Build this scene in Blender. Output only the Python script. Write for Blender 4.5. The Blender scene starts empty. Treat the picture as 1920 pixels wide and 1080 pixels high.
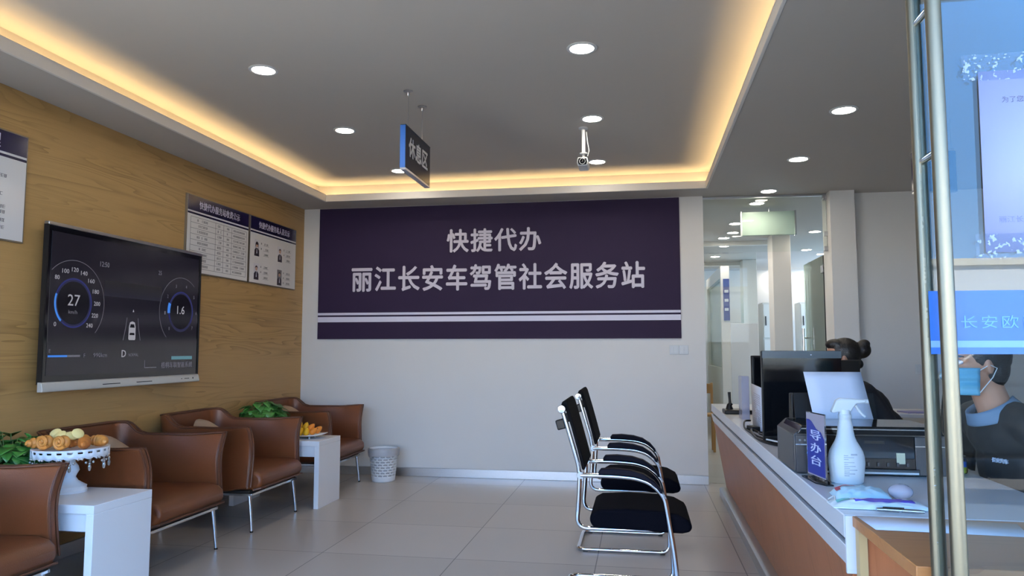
import bpy, bmesh, math, random
from mathutils import Vector, Matrix, Euler, noise
random.seed(7)
PI = math.pi
SC = bpy.context.scene
COL = SC.collection

# ------------------------------------------------------------------ camera
F_PX = 1390.0
cam_d = bpy.data.cameras.new('camera')
cam_d.sensor_width = 36.0
cam_d.lens = 36.0 * F_PX / 1920.0
cam_d.clip_start = 0.05
cam_d.clip_end = 300
cam = bpy.data.objects.new('camera', cam_d)
COL.objects.link(cam)
cam.location = (0, 0, 1.25)
cam.rotation_euler = (math.radians(90 + 4.7295), 0, math.radians(9.7635))
SC.camera = cam

# ------------------------------------------------------------------ world, sun, exposure
def lin(c):
    out = []
    for x in c[:3]:
        x = x / 255.0
        out.append(x / 12.92 if x <= 0.04045 else ((x + 0.055) / 1.055) ** 2.4)
    return (out[0], out[1], out[2], 1.0)

SC.view_settings.view_transform = 'Standard'
SC.view_settings.look = 'None'
SC.view_settings.exposure = 0.0
SC.view_settings.gamma = 1.0
SC.view_settings.use_curve_mapping = False

W = bpy.data.worlds.new('sky')
SC.world = W
W.use_nodes = True
nt = W.node_tree
nt.nodes.clear()
wo = nt.nodes.new('ShaderNodeOutputWorld')
bg = nt.nodes.new('ShaderNodeBackground')
tc = nt.nodes.new('ShaderNodeTexCoord')
sx = nt.nodes.new('ShaderNodeSeparateXYZ')
cr = nt.nodes.new('ShaderNodeValToRGB')
nt.links.new(tc.outputs['Generated'], sx.inputs[0])
nt.links.new(sx.outputs['Z'], cr.inputs[0])
e = cr.color_ramp.elements
e[0].position = 0.0;  e[0].color = (0.55, 0.76, 1.0, 1)
e[1].position = 0.60; e[1].color = (0.60, 0.78, 1.0, 1)
m1 = cr.color_ramp.elements.new(0.11); m1.color = (0.20, 0.50, 1.0, 1)
m2_ = cr.color_ramp.elements.new(0.42); m2_.color = (0.13, 0.42, 0.98, 1)
nt.links.new(cr.outputs[0], bg.inputs[0])
bg.inputs[1].default_value = 7.0
nt.links.new(bg.outputs[0], wo.inputs[0])

sun_d = bpy.data.lights.new('sun', 'SUN')
sun_d.energy = 100.0
sun_d.angle = 0.01
sun_d.color = (1.0, 0.95, 0.86)
sun = bpy.data.objects.new('sun', sun_d)
COL.objects.link(sun)
sun.location = (-3, 12, 12)
sun.rotation_euler = Vector((0.22, -0.80, -0.62)).to_track_quat('-Z', 'Y').to_euler()   # shines from behind the shop onto the far side of the street

SC.cycles.max_bounces = 10
SC.cycles.diffuse_bounces = 5
SC.cycles.glossy_bounces = 5
SC.cycles.transparent_max_bounces = 16
SC.cycles.transmission_bounces = 6
SC.cycles.sample_clamp_indirect = 6.0
SC.cycles.caustics_reflective = False
SC.cycles.caustics_refractive = False
SC.cycles.use_denoising = True

# ------------------------------------------------------------------ materials
MATS = {}
def mat(name, rgb, rough=0.5, metal=0.0, spec=0.5, emit=None, estr=0.0, noise_amt=0.0, nscale=20.0, bump=0.0, bscale=80.0, coat=0.0, raw=False):
    if name in MATS: return MATS[name]
    m = bpy.data.materials.new(name); m.use_nodes = True
    n = m.node_tree; b = n.nodes['Principled BSDF']
    c = rgb if raw else lin(rgb)
    b.inputs['Base Color'].default_value = c
    b.inputs['Roughness'].default_value = rough
    b.inputs['Metallic'].default_value = metal
    b.inputs['Specular IOR Level'].default_value = spec
    b.inputs['Coat Weight'].default_value = coat
    if emit:
        b.inputs['Emission Color'].default_value = lin(emit); b.inputs['Emission Strength'].default_value = estr
    tcn = n.nodes.new('ShaderNodeTexCoord')
    nz = n.nodes.new('ShaderNodeTexNoise'); nz.inputs['Scale'].default_value = nscale; nz.inputs['Detail'].default_value = 4
    n.links.new(tcn.outputs['Object'], nz.inputs['Vector'])
    mx = n.nodes.new('ShaderNodeMixRGB'); mx.blend_type = 'MULTIPLY'
    mx.inputs[0].default_value = 1.0; mx.inputs[1].default_value = c
    mr = n.nodes.new('ShaderNodeMapRange'); mr.inputs['To Min'].default_value = 1 - noise_amt; mr.inputs['To Max'].default_value = 1 + noise_amt
    n.links.new(nz.outputs['Fac'], mr.inputs[0]); n.links.new(mr.outputs[0], mx.inputs[2]); n.links.new(mx.outputs[0], b.inputs['Base Color'])
    if bump:
        n2 = n.nodes.new('ShaderNodeTexNoise'); n2.inputs['Scale'].default_value = bscale; n2.inputs['Detail'].default_value = 3
        n.links.new(tcn.outputs['Object'], n2.inputs['Vector'])
        bp = n.nodes.new('ShaderNodeBump'); bp.inputs['Strength'].default_value = bump; bp.inputs['Distance'].default_value = 0.004
        n.links.new(n2.outputs['Fac'], bp.inputs['Height']); n.links.new(bp.outputs[0], b.inputs['Normal'])
    MATS[name] = m
    return m

def emission(name, rgb, s):
    return mat(name, (0, 0, 0), 0.6, emit=rgb, estr=s)

def glass(name, tint, ior, rough=0.0, haze=0.0, hazecol=(220, 230, 230)):
    if name in MATS: return MATS[name]
    m = bpy.data.materials.new(name); m.use_nodes = True
    n = m.node_tree; n.nodes.clear()
    o = n.nodes.new('ShaderNodeOutputMaterial'); t = n.nodes.new('ShaderNodeBsdfTransparent'); g = n.nodes.new('ShaderNodeBsdfGlossy')
    f = n.nodes.new('ShaderNodeFresnel'); x = n.nodes.new('ShaderNodeMixShader')
    f.inputs['IOR'].default_value = ior; t.inputs[0].default_value = tint; g.inputs['Roughness'].default_value = rough
    n.links.new(f.outputs[0], x.inputs[0]); n.links.new(g.outputs[0], x.inputs[2])
    if haze:
        d = n.nodes.new('ShaderNodeBsdfDiffuse'); d.inputs[0].default_value = lin(hazecol)
        y = n.nodes.new('ShaderNodeMixShader'); y.inputs[0].default_value = haze
        n.links.new(t.outputs[0], y.inputs[1]); n.links.new(d.outputs[0], y.inputs[2]); n.links.new(y.outputs[0], x.inputs[1])
    else:
        n.links.new(t.outputs[0], x.inputs[1])
    n.links.new(x.outputs[0], o.inputs[0])
    MATS[name] = m
    return m

def wood_mat(name, light, dark, axis='Y', scale=1.0, rough=0.45, contrast=1.0):
    """long grain along one axis, with cathedral bands"""
    m = bpy.data.materials.new(name); m.use_nodes = True
    n = m.node_tree; b = n.nodes['Principled BSDF']
    tcn = n.nodes.new('ShaderNodeTexCoord'); mp = n.nodes.new('ShaderNodeMapping')
    n.links.new(tcn.outputs['Object'], mp.inputs[0])
    s = [scale * 6, scale * 6, scale * 6]; s['XYZ'.index(axis)] = scale * 0.45
    mp.inputs['Scale'].default_value = s
    nz = n.nodes.new('ShaderNodeTexNoise'); nz.inputs['Scale'].default_value = 1.0; nz.inputs['Detail'].default_value = 2; nz.inputs['Distortion'].default_value = 0.3
    n.links.new(mp.outputs[0], nz.inputs['Vector'])
    mm = n.nodes.new('ShaderNodeMath'); mm.operation = 'MULTIPLY'; mm.inputs[1].default_value = 16.0
    n.links.new(nz.outputs['Fac'], mm.inputs[0])
    fr = n.nodes.new('ShaderNodeMath'); fr.operation = 'FRACT'; n.links.new(mm.outputs[0], fr.inputs[0])
    pw = n.nodes.new('ShaderNodeMath'); pw.operation = 'POWER'; pw.inputs[1].default_value = 3.0; n.links.new(fr.outputs[0], pw.inputs[0])
    n3 = n.nodes.new('ShaderNodeTexNoise'); n3.inputs['Scale'].default_value = 0.9; n3.inputs['Detail'].default_value = 1
    n.links.new(mp.outputs[0], n3.inputs['Vector'])
    m3 = n.nodes.new('ShaderNodeMapRange'); m3.inputs['From Min'].default_value = 0.42; m3.inputs['From Max'].default_value = 0.62
    n.links.new(n3.outputs['Fac'], m3.inputs[0])
    pm = n.nodes.new('ShaderNodeMath'); pm.operation = 'MULTIPLY'; n.links.new(pw.outputs[0], pm.inputs[0]); n.links.new(m3.outputs[0], pm.inputs[1])
    mp2 = n.nodes.new('ShaderNodeMapping'); n.links.new(tcn.outputs['Object'], mp2.inputs[0])
    s2 = [scale * 160] * 3; s2['XYZ'.index(axis)] = scale * 3.0
    mp2.inputs['Scale'].default_value = s2
    n2 = n.nodes.new('ShaderNodeTexNoise'); n2.inputs['Scale'].default_value = 1.0; n2.inputs['Detail'].default_value = 3
    n.links.new(mp2.outputs[0], n2.inputs['Vector'])
    ad = n.nodes.new('ShaderNodeMath'); ad.operation = 'MULTIPLY_ADD'; ad.inputs[1].default_value = 0.5
    n.links.new(n2.outputs['Fac'], ad.inputs[0]); n.links.new(pm.outputs[0], ad.inputs[2])
    mr = n.nodes.new('ShaderNodeMapRange'); mr.inputs['From Min'].default_value = 0.12; mr.inputs['From Max'].default_value = 0.12 + 0.9 / contrast
    n.links.new(ad.outputs[0], mr.inputs[0])
    mx = n.nodes.new('ShaderNodeMixRGB'); mx.inputs[1].default_value = lin(light); mx.inputs[2].default_value = lin(dark)
    n.links.new(mr.outputs[0], mx.inputs[0]); n.links.new(mx.outputs[0], b.inputs['Base Color'])
    b.inputs['Roughness'].default_value = rough
    b.inputs['Specular IOR Level'].default_value = 0.35
    MATS[name] = m
    return m

def tile_mat():
    m = bpy.data.materials.new('floor_tile'); m.use_nodes = True
    n = m.node_tree; b = n.nodes['Principled BSDF']
    tcn = n.nodes.new('ShaderNodeTexCoord'); mp = n.nodes.new('ShaderNodeMapping')
    mp.inputs['Location'].default_value = (-0.57 + 0.84 * 40, -4.43 + 0.8 * 60, 0)
    n.links.new(tcn.outputs['Object'], mp.inputs[0])
    br = n.nodes.new('ShaderNodeTexBrick')
    br.offset = 0.0; br.squash = 1.0
    br.inputs['Scale'].default_value = 1.0; br.inputs['Brick Width'].default_value = 0.84; br.inputs['Row Height'].default_value = 0.8
    br.inputs['Mortar Size'].default_value = 0.0032; br.inputs['Mortar Smooth'].default_value = 0.1; br.inputs['Bias'].default_value = 0.0
    br.inputs['Color1'].default_value = lin((180, 172, 164)); br.inputs['Color2'].default_value = lin((172, 164, 156)); br.inputs['Mortar'].default_value = lin((100, 94, 88))
    n.links.new(mp.outputs[0], br.inputs['Vector'])
    nz = n.nodes.new('ShaderNodeTexNoise'); nz.inputs['Scale'].default_value = 2.2; nz.inputs['Detail'].default_value = 5
    n.links.new(tcn.outputs['Object'], nz.inputs['Vector'])
    mr = n.nodes.new('ShaderNodeMapRange'); mr.inputs['To Min'].default_value = 0.94; mr.inputs['To Max'].default_value = 1.06
    n.links.new(nz.outputs['Fac'], mr.inputs[0])
    mx = n.nodes.new('ShaderNodeMixRGB'); mx.blend_type = 'MULTIPLY'; mx.inputs[0].default_value = 1
    n.links.new(br.outputs['Color'], mx.inputs[1]); n.links.new(mr.outputs[0], mx.inputs[2]); n.links.new(mx.outputs[0], b.inputs['Base Color'])
    m2 = n.nodes.new('ShaderNodeMapRange'); m2.inputs['To Min'].default_value = 0.30; m2.inputs['To Max'].default_value = 0.35
    n.links.new(nz.outputs['Fac'], m2.inputs[0]); n.links.new(m2.outputs[0], b.inputs['Roughness'])
    b.inputs['Specular IOR Level'].default_value = 0.5
    MATS['floor_tile'] = m
    return m

M_FLOOR = tile_mat()
M_OAK = wood_mat('oak_panel', (172, 138, 88), (122, 94, 54), 'Y', 1.0, 0.42, 0.62)
M_DESKW = wood_mat('desk_wood', (176, 120, 72), (150, 96, 54), 'X', 1.0, 0.4, 0.7)
M_FRONTW = wood_mat('counter_wood', (158, 98, 62), (136, 80, 48), 'Z', 0.8, 0.42, 0.7)
M_WALL = mat('white_wall_paint', (226, 223, 218), 0.75, noise_amt=0.015, nscale=3, bump=0.05, bscale=120)
M_CEIL = mat('ceiling_paint', (186, 182, 177), 0.85, noise_amt=0.01)
M_STEEL = mat('brushed_steel', (190, 190, 192), 0.28, 1.0, noise_amt=0.05, nscale=60)
M_CHROME = mat('chrome', (225, 226, 230), 0.10, 1.0)
M_ALU = mat('satin_steel_tube', (126, 122, 106), 0.42, 1.0)
M_LEATHER = mat('brown_leather', (98, 55, 30), 0.42, spec=0.45, noise_amt=0.08, nscale=9, bump=0.25, bscale=220)
M_PIPING = mat('brown_piping', (74, 40, 23), 0.5, noise_amt=0.05)
M_BLACKB = mat('black_underside', (24, 20, 18), 0.8)
M_WHITEL = mat('white_lacquer', (218, 218, 221), 0.22, spec=0.5)
M_TABLE = mat('white_table', (238, 238, 240), 0.25, spec=0.5)
M_BIN = mat('white_bin_plastic', (238, 238, 238), 0.45)
M_WHITEP = mat('white_plastic', (214, 217, 218), 0.4)
M_BLACKP = mat('black_plastic', (13, 14, 17), 0.42, spec=0.25)
M_BLACKG = mat('black_gloss', (9, 11, 15), 0.08, spec=0.6)
M_MESH = mat('black_mesh_fabric', (12, 12, 14), 0.9, spec=0.08, noise_amt=0.3, nscale=400, bump=0.5, bscale=500)
M_SEATF = mat('black_seat_fabric', (5, 6, 14), 0.9, spec=0.05, noise_amt=0.2, nscale=300, bump=0.3, bscale=400)
M_PAD = mat('navy_black_pad', (8, 10, 24), 0.6, spec=0.08)
M_NAVY = mat('banner_navy', (28, 16, 46), 0.7, spec=0.2, noise_amt=0.05, nscale=6)
M_BTEXT = mat('banner_silver_letter', (206, 200, 212), 0.5)
M_BLINE = mat('banner_pale_stripe', (226, 222, 236), 0.5)
M_NAVY2 = mat('notice_navy', (26, 22, 56), 0.15, spec=0.6)
M_NPAPER = mat('notice_white', (226, 222, 218), 0.12, spec=0.5)
M_INK = mat('print_grey', (92, 90, 92), 0.5)
M_INKD = mat('print_dark', (40, 38, 44), 0.5)
M_BLUE = mat('sign_blue', (20, 92, 176), 0.4)
M_SIGNF = mat('sign_dark_face', (30, 28, 44), 0.12, spec=0.5)
M_SIGNT = mat('sign_letter', (206, 204, 206), 0.5)
M_PAPER = mat('white_paper', (208, 212, 224), 0.7)
M_SKIN = mat('skin', (196, 142, 112), 0.5, noise_amt=0.04)
M_HAIR = mat('black_hair', (14, 11, 11), 0.45, noise_amt=0.3, nscale=90, bump=0.6, bscale=160)
M_JACKET = mat('dark_jacket', (24, 26, 34), 0.75, noise_amt=0.15, nscale=30, bump=0.4, bscale=30)
M_TROUS = mat('dark_trousers', (22, 22, 28), 0.8)
M_LEAF = mat('pothos_leaf', (52, 108, 44), 0.35, noise_amt=0.4, nscale=14)
M_LEAFD = mat('ficus_leaf', (30, 52, 30), 0.4, noise_amt=0.3, nscale=14)
M_STEM = mat('stem', (66, 90, 44), 0.6)
M_POT = mat('white_pot', (236, 236, 236), 0.3)
M_SOIL = mat('soil', (44, 32, 24), 0.9, noise_amt=0.3, nscale=80)
M_BREAD = mat('baked_crust', (198, 132, 60), 0.5, noise_amt=0.35, nscale=22, bump=0.4, bscale=60)
M_BREADD = mat('dark_crust', (176, 106, 44), 0.5, noise_amt=0.3, nscale=22, bump=0.4, bscale=60)
M_CREAM = mat('cream_biscuit', (240, 214, 140), 0.6, noise_amt=0.08, nscale=30, bump=0.2, bscale=50)
M_FRUITY = mat('yellow_fruit', (232, 184, 34), 0.4, noise_amt=0.12, nscale=20)
M_FRUITO = mat('orange_fruit', (232, 140, 46), 0.4, noise_amt=0.12, nscale=20)
M_FTIP = mat('fruit_tip', (96, 70, 30), 0.7)
M_CUSH = mat('beige_cushion', (160, 134, 110), 0.8, noise_amt=0.06, nscale=60, bump=0.3, bscale=300)
M_CRYS = mat('crystal_bead', (196, 190, 184), 0.08, 0.6)
M_GLASS = glass('partition_glass', (0.965, 0.985, 0.972, 1), 1.25)
M_DGLASS = glass('door_glass', (0.90, 0.95, 0.97, 1), 1.6)
M_ACRYL = glass('clear_acrylic', (0.92, 0.95, 1.0, 1), 1.35)
M_FROST = glass('frosted_green_glass', (0.75, 0.88, 0.80, 1), 1.3, 0.2, 0.55, (214, 232, 220))
M_FILM = glass('clear_film', (0.97, 0.98, 1.0, 1), 1.5, 0.15, 0.30, (240, 244, 250))
M_BAG = glass('thin_bag', (0.9, 0.9, 0.9, 1), 1.3, 0.3, 0.5, (225, 225, 228))
M_LED = emission('warm_led', (255, 216, 152), 30.0)
M_DOWN = emission('downlight_glow', (255, 243, 226), 90.0)

# ------------------------------------------------------------------ mesh helpers
class MB:
    def __init__(s): s.v = []; s.f = []
    def add(s, vs, fs):
        o = len(s.v); s.v += [tuple(p) for p in vs]; s.f += [tuple(i + o for i in f) for f in fs]
        return s
    def box(s, x0, x1, y0, y1, z0, z1):
        return s.add([(x0, y0, z0), (x1, y0, z0), (x1, y1, z0), (x0, y1, z0), (x0, y0, z1), (x1, y0, z1), (x1, y1, z1), (x0, y1, z1)],
                     [(3, 2, 1, 0), (4, 5, 6, 7), (0, 1, 5, 4), (1, 2, 6, 5), (2, 3, 7, 6), (3, 0, 4, 7)])
    def obox(s, c, size, rot):
        h = Vector(size) * 0.5; R = Euler(rot).to_matrix(); c = Vector(c); vs = []
        for dz in (-1, 1):
            for dx, dy in ((-1, -1), (1, -1), (1, 1), (-1, 1)):
                vs.append(c + R @ Vector((dx * h.x, dy * h.y, dz * h.z)))
        return s.add(vs, [(3, 2, 1, 0), (4, 5, 6, 7), (0, 1, 5, 4), (1, 2, 6, 5), (2, 3, 7, 6), (3, 0, 4, 7)])
    def prism(s, poly, axis, a, b):
        n = len(poly)
        def mk(p, t):
            return (t, p[0], p[1]) if axis == 'x' else ((p[0], t, p[1]) if axis == 'y' else (p[0], p[1], t))
        vs = [mk(p, a) for p in poly] + [mk(p, b) for p in poly]
        fs = [tuple(range(n)), tuple(range(2 * n - 1, n - 1, -1))] + [(i, (i + 1) % n, n + (i + 1) % n, n + i) for i in range(n)]
        return s.add(vs, fs)
    def tube(s, pts, r, seg=10, closed=False, caps=True):
        P = [Vector(p) for p in pts]; n = len(P)
        R = r if isinstance(r, (list, tuple)) else [r] * n
        T = []
        for i in range(n):
            a = P[i - 1] if (i or closed) else P[i]; b = P[(i + 1) % n] if (i < n - 1 or closed) else P[i]
            T.append((b - a).normalized())
        up = Vector((0, 0, 1)) if abs(T[0].z) < 0.9 else Vector((1, 0, 0))
        N = (up - T[0] * up.dot(T[0])).normalized(); vs = []
        for i in range(n):
            if i: N = (N - T[i] * N.dot(T[i])).normalized()
            B = T[i].cross(N)
            for k in range(seg):
                a = 2 * PI * k / seg
                vs.append(P[i] + (N * math.cos(a) + B * math.sin(a)) * R[i])
        fs = []
        for i in range(n if closed else n - 1):
            j = (i + 1) % n
            for k in range(seg):
                l = (k + 1) % seg
                fs.append((i * seg + k, i * seg + l, j * seg + l, j * seg + k))
        if caps and not closed:
            fs.append(tuple(range(seg - 1, -1, -1))); fs.append(tuple((n - 1) * seg + k for k in range(seg)))
        return s.add(vs, fs)
    def lathe(s, prof, c=(0, 0, 0), seg=32, sx=1.0, sy=1.0, axis='z', caps=True):
        vs = []
        for r, z in prof:
            for k in range(seg):
                a = 2 * PI * k / seg; x = r * math.cos(a) * sx; y = r * math.sin(a) * sy
                if axis == 'z': p = (c[0] + x, c[1] + y, c[2] + z)
                elif axis == 'y': p = (c[0] + x, c[1] + z, c[2] + y)
                else: p = (c[0] + z, c[1] + x, c[2] + y)
                vs.append(p)
        n = len(prof); fs = []
        for i in range(n - 1):
            for k in range(seg):
                l = (k + 1) % seg
                fs.append((i * seg + k, i * seg + l, (i + 1) * seg + l, (i + 1) * seg + k))
        if caps:
            fs.append(tuple(range(seg - 1, -1, -1))); fs.append(tuple((n - 1) * seg + k for k in range(seg)))
        return s.add(vs, fs)
    def ell(s, c, r, rot=(0, 0, 0), nu=16, nv=10, fn=None):
        R = Euler(rot).to_matrix(); c = Vector(c); vs = []; fs = []
        for i in range(nv + 1):
            t = PI * i / nv
            for k in range(nu):
                a = 2 * PI * k / nu
                d = Vector((math.sin(t) * math.cos(a), math.sin(t) * math.sin(a), math.cos(t)))
                p = Vector((d.x * r[0], d.y * r[1], d.z * r[2]))
                if fn: p = fn(p, d)
                vs.append(c + R @ p)
        for i in range(nv):
            for k in range(nu):
                l = (k + 1) % nu
                fs.append((i * nu + k, (i + 1) * nu + k, (i + 1) * nu + l, i * nu + l))
        return s.add(vs, fs)
    def cap(s, a, b, ra, rb, seg=12):
        """tapered capsule"""
        a = Vector(a); b = Vector(b); d = (b - a); L = d.length; d.normalize(); pts = []; rs = []
        for i in range(4):
            t = PI / 2 * i / 4; pts.append(a - d * ra * math.cos(t)); rs.append(max(ra * math.sin(t), 1e-4))
        pts.append(a); rs.append(ra); pts.append(b); rs.append(rb)
        for i in range(3, -1, -1):
            t = PI / 2 * i / 4; pts.append(b + d * rb * math.cos(t)); rs.append(max(rb * math.sin(t), 1e-4))
        return s.tube(pts, rs, seg)
    def sheet(s, fn, nu, nv):
        vs = [fn(i / nu, j / nv) for j in range(nv + 1) for i in range(nu + 1)]
        fs = [(j * (nu + 1) + i, j * (nu + 1) + i + 1, (j + 1) * (nu + 1) + i + 1, (j + 1) * (nu + 1) + i) for j in range(nv) for i in range(nu)]
        return s.add(vs, fs)
    def build(s, name, m, parent=None, bevel=0.0, seg=2, solid=0.0, sub=0, flat=False, local=False, remesh=0.0, smooth_it=0, ang=40):
        me = bpy.data.meshes.new(name)
        off = Vector((0, 0, 0))
        if parent is not None and not local:
            p = parent
            while p is not None: off += p.location; p = p.parent
        me.from_pydata([tuple(Vector(v) - off) for v in s.v], [], s.f)
        bm = bmesh.new(); bm.from_mesh(me)
        bmesh.ops.remove_doubles(bm, verts=bm.verts, dist=1e-6)
        bmesh.ops.recalc_face_normals(bm, faces=bm.faces)
        bm.to_mesh(me); bm.free()
        me.materials.append(m)
        o = bpy.data.objects.new(name, me); COL.objects.link(o)
        if parent is not None: o.parent = parent
        if remesh:
            md = o.modifiers.new('r', 'REMESH'); md.mode = 'VOXEL'; md.voxel_size = remesh
            if smooth_it:
                ms = o.modifiers.new('s', 'SMOOTH'); ms.iterations = smooth_it; ms.factor = 0.5
            dg = bpy.context.evaluated_depsgraph_get()
            nm = bpy.data.meshes.new_from_object(o.evaluated_get(dg))
            o.modifiers.clear(); o.data = nm; nm.name = name; bpy.data.meshes.remove(me); me = nm
            if not me.materials: me.materials.append(m)
        if not flat:
            for p in me.polygons: p.use_smooth = True
            me.set_sharp_from_angle(angle=math.radians(ang))
        if solid:
            md = o.modifiers.new('solid', 'SOLIDIFY'); md.thickness = solid; md.offset = 0
        if bevel:
            md = o.modifiers.new('bevel', 'BEVEL'); md.width = bevel; md.segments = seg; md.limit_method = 'ANGLE'; md.angle_limit = math.radians(40)
        if sub:
            md = o.modifiers.new('sub', 'SUBSURF'); md.levels = sub; md.render_levels = sub
        return o

def B(x0, x1, y0, y1, z0, z1): return MB().box(x0, x1, y0, y1, z0, z1)

def tag(o, label, cat, group=None, kind=None):
    o['label'] = label; o['category'] = cat
    if group: o['group'] = group
    if kind: o['kind'] = kind
    return o

def thing(name, label, cat, loc=(0, 0, 0), rotz=0.0, group=None):
    o = bpy.data.objects.new(name, None); o.empty_display_size = 0.1
    COL.objects.link(o); o.location = loc; o.rotation_euler = (0, 0, rotz)
    return tag(o, label, cat, group)

def struct(name, mb, m, **k):
    o = mb.build(name, m, **k); o['kind'] = 'structure'
    return o

def dup(root, loc, label, rotz=None, group=None):
    r = root.copy(); COL.objects.link(r); r.location = loc
    if rotz is not None: r.rotation_euler = (0, 0, rotz)
    r['label'] = label
    if group: r['group'] = group
    for ch in list(root.children):
        c = ch.copy(); COL.objects.link(c); c.parent = r
        for g in list(ch.children):
            d = g.copy(); COL.objects.link(d); d.parent = c
    return r

FACE_CAM = (PI / 2, 0, 0)          # readable by someone looking along +Y
FACE_X = (PI / 2, 0, PI / 2)       # readable by someone looking along -X
def text(body, loc, w, h, m, parent, rot=FACE_CAM, bold=0.02, space=1.0, name='lettering', extrude=0.0012, res=3, local=False):
    c = bpy.data.curves.new(name, 'FONT'); c.body = body; c.size = 1.0; c.resolution_u = res
    c.extrude = 0.02; c.space_character = space; c.align_x = 'CENTER'; c.align_y = 'CENTER'
    o = bpy.data.objects.new(name, c); COL.objects.link(o)
    dg = bpy.context.evaluated_depsgraph_get(); dg.update()
    me = bpy.data.meshes.new_from_object(o.evaluated_get(dg))
    bpy.data.objects.remove(o); bpy.data.curves.remove(c)
    if bold > 0:
        base = [v.co.copy() for v in me.vertices]; polys = [tuple(p.vertices) for p in me.polygons]
        offs = [(0, 0), (bold, 0), (-bold, 0), (0, bold), (0, -bold)]
        if h is not None and h < 0.1: offs = [(bold * 0.8, 0), (-bold * 0.8, 0)]
        nv, nf = [], []
        for q_, (dx_, dy_) in enumerate(offs):
            k0 = len(nv); nv += [(b_.x + dx_, b_.y + dy_, b_.z + 0.012 * q_) for b_ in base]; nf += [tuple(i_ + k0 for i_ in p_) for p_ in polys]
        m9 = bpy.data.meshes.new(name); m9.from_pydata(nv, [], nf); bpy.data.meshes.remove(me); me = m9
    xs = [v.co.x for v in me.vertices]; ys = [v.co.y for v in me.vertices]
    cx = (min(xs) + max(xs)) / 2; cy = (min(ys) + max(ys)) / 2; dx = max(xs) - min(xs); dy = max(ys) - min(ys)
    if w is None: w = dx * h / dy
    if h is None: h = dy * w / dx
    R = Euler(rot).to_matrix()
    off = Vector((0, 0, 0))
    if parent is not None and not local:
        p = parent
        while p is not None: off += p.location; p = p.parent
    L = Vector(loc) - off
    for v in me.vertices:
        p = Vector(((v.co.x - cx) * w / dx, (v.co.y - cy) * h / dy, v.co.z / 0.02 * extrude))
        v.co = L + R @ p
    me.name = name
    me.materials.clear(); me.materials.append(m)
    o = bpy.data.objects.new(name, me); COL.objects.link(o)
    if parent is not None: o.parent = parent
    return o

def arc(cx, cy, r, a0, a1, n): return [(cx + r * math.cos(a0 + (a1 - a0) * i / n), cy + r * math.sin(a0 + (a1 - a0) * i / n)) for i in range(n + 1)]

# ================================================================== SETTING
XL, YB, ZS, ZT = -3.445, 7.2, 2.71, 2.89          # left wall, back wall, soffit, tray ceiling
YF, YE = 1.70, 14.2                                # facade, far end of the showroom behind
XR = 4.6
struct('floor', B(XL - 0.1, XR + 0.1, YF - 0.1, YE + 0.1, -0.06, 0), M_FLOOR)
struct('wall_left', B(XL - 0.12, XL, YF - 0.1, YB, 0, 3.05), M_OAK)
struct('wall_back', B(XL - 0.12, 0.61, YB, YB + 0.16, 0, ZS), M_WALL)
struct('wall_back_return', B(0.45, 0.61, YB + 0.16, YE, 0, ZS), M_WALL)
struct('pillar', B(1.745, 1.96, YB - 0.05, YB + 0.25, 0, ZS), M_WALL)
struct('wall_back_right', B(1.96, XR, YB + 0.10, YB + 0.25, 0, ZS), M_WALL)
struct('wall_right', B(XR, XR + 0.12, YF - 0.1, 11.0, 0, 3.05), M_WALL)
struct('wall_far', B(0.3, XR, YE, YE + 0.12, 0, ZS), M_WALL)
# skirting
struct('baseboard_back', B(XL + 0.01, 0.61, YB - 0.014, YB, 0, 0.082), M_STEEL, bevel=0.002)
struct('baseboard_pillar', B(1.735, 1.97, YB - 0.064, YB - 0.05, 0, 0.082), M_STEEL, bevel=0.002)
struct('baseboard_right', B(1.97, XR, YB + 0.086, YB + 0.10, 0, 0.082), M_STEEL, bevel=0.002)
struct('baseboard_left', B(XL, XL + 0.014, YF, YB - 0.016, 0, 0.082), M_STEEL, bevel=0.002)

# ceiling with the lowered border round a recessed tray
TX0, TX1, TY0, TY1 = -3.05, 0.612, 2.15, 6.83
REC = 0.14
def ring(z0, z1, ox, ix):
    """square ring between the outline grown by ox and the outline grown by ix"""
    m = MB()
    a0, a1, b0, b1 = TX0 - ox, TX1 + ox, TY0 - ox, TY1 + ox
    c0, c1, d0, d1 = TX0 - ix, TX1 + ix, TY0 - ix, TY1 + ix
    m.box(a0, c0, b0, b1, z0, z1); m.box(c1, a1, b0, b1, z0, z1); m.box(c0, c1, b0, d0, z0, z1); m.box(c0, c1, d1, b1, z0, z1)
    return m
cm = MB()
cm.box(XL - 0.1, TX0, YF - 0.1, YB + 0.1, ZS, ZS + 0.03); cm.box(TX1, XR, YF - 0.1, YB + 0.26, ZS, ZS + 0.03)
cm.box(TX0, TX1, YF - 0.1, TY0, ZS, ZS + 0.03); cm.box(TX0, TX1, TY1, YB + 0.1, ZS, ZS + 0.03)
struct('ceiling_border', cm, M_CEIL)
struct('ceiling_lip', ring(ZS - 0.003, ZS + 0.066, 0.016, -0.003), M_WALL, bevel=0.003)  # lighter paint than the ceiling, standing in for light on the lip
struct('ceiling_cove_wall', ring(ZS + 0.03, ZT, REC + 0.05, REC), M_CEIL)
struct('ceiling_tray', B(TX0 - REC - 0.05, TX1 + REC + 0.05, TY0 - REC - 0.05, TY1 + REC + 0.05, ZT, ZT + 0.04), M_CEIL)
struct('ceiling_showroom', B(0.3, XR, YB + 0.26, YE + 0.1, ZS, ZS + 0.05), M_CEIL)
struct('roof', B(XL - 0.15, XR + 0.15, YF - 0.1, YE + 0.15, 3.05, 3.2), mat('roof_concrete', (150, 150, 148), 0.9, noise_amt=0.05))
zz = ZS + 0.032
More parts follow.
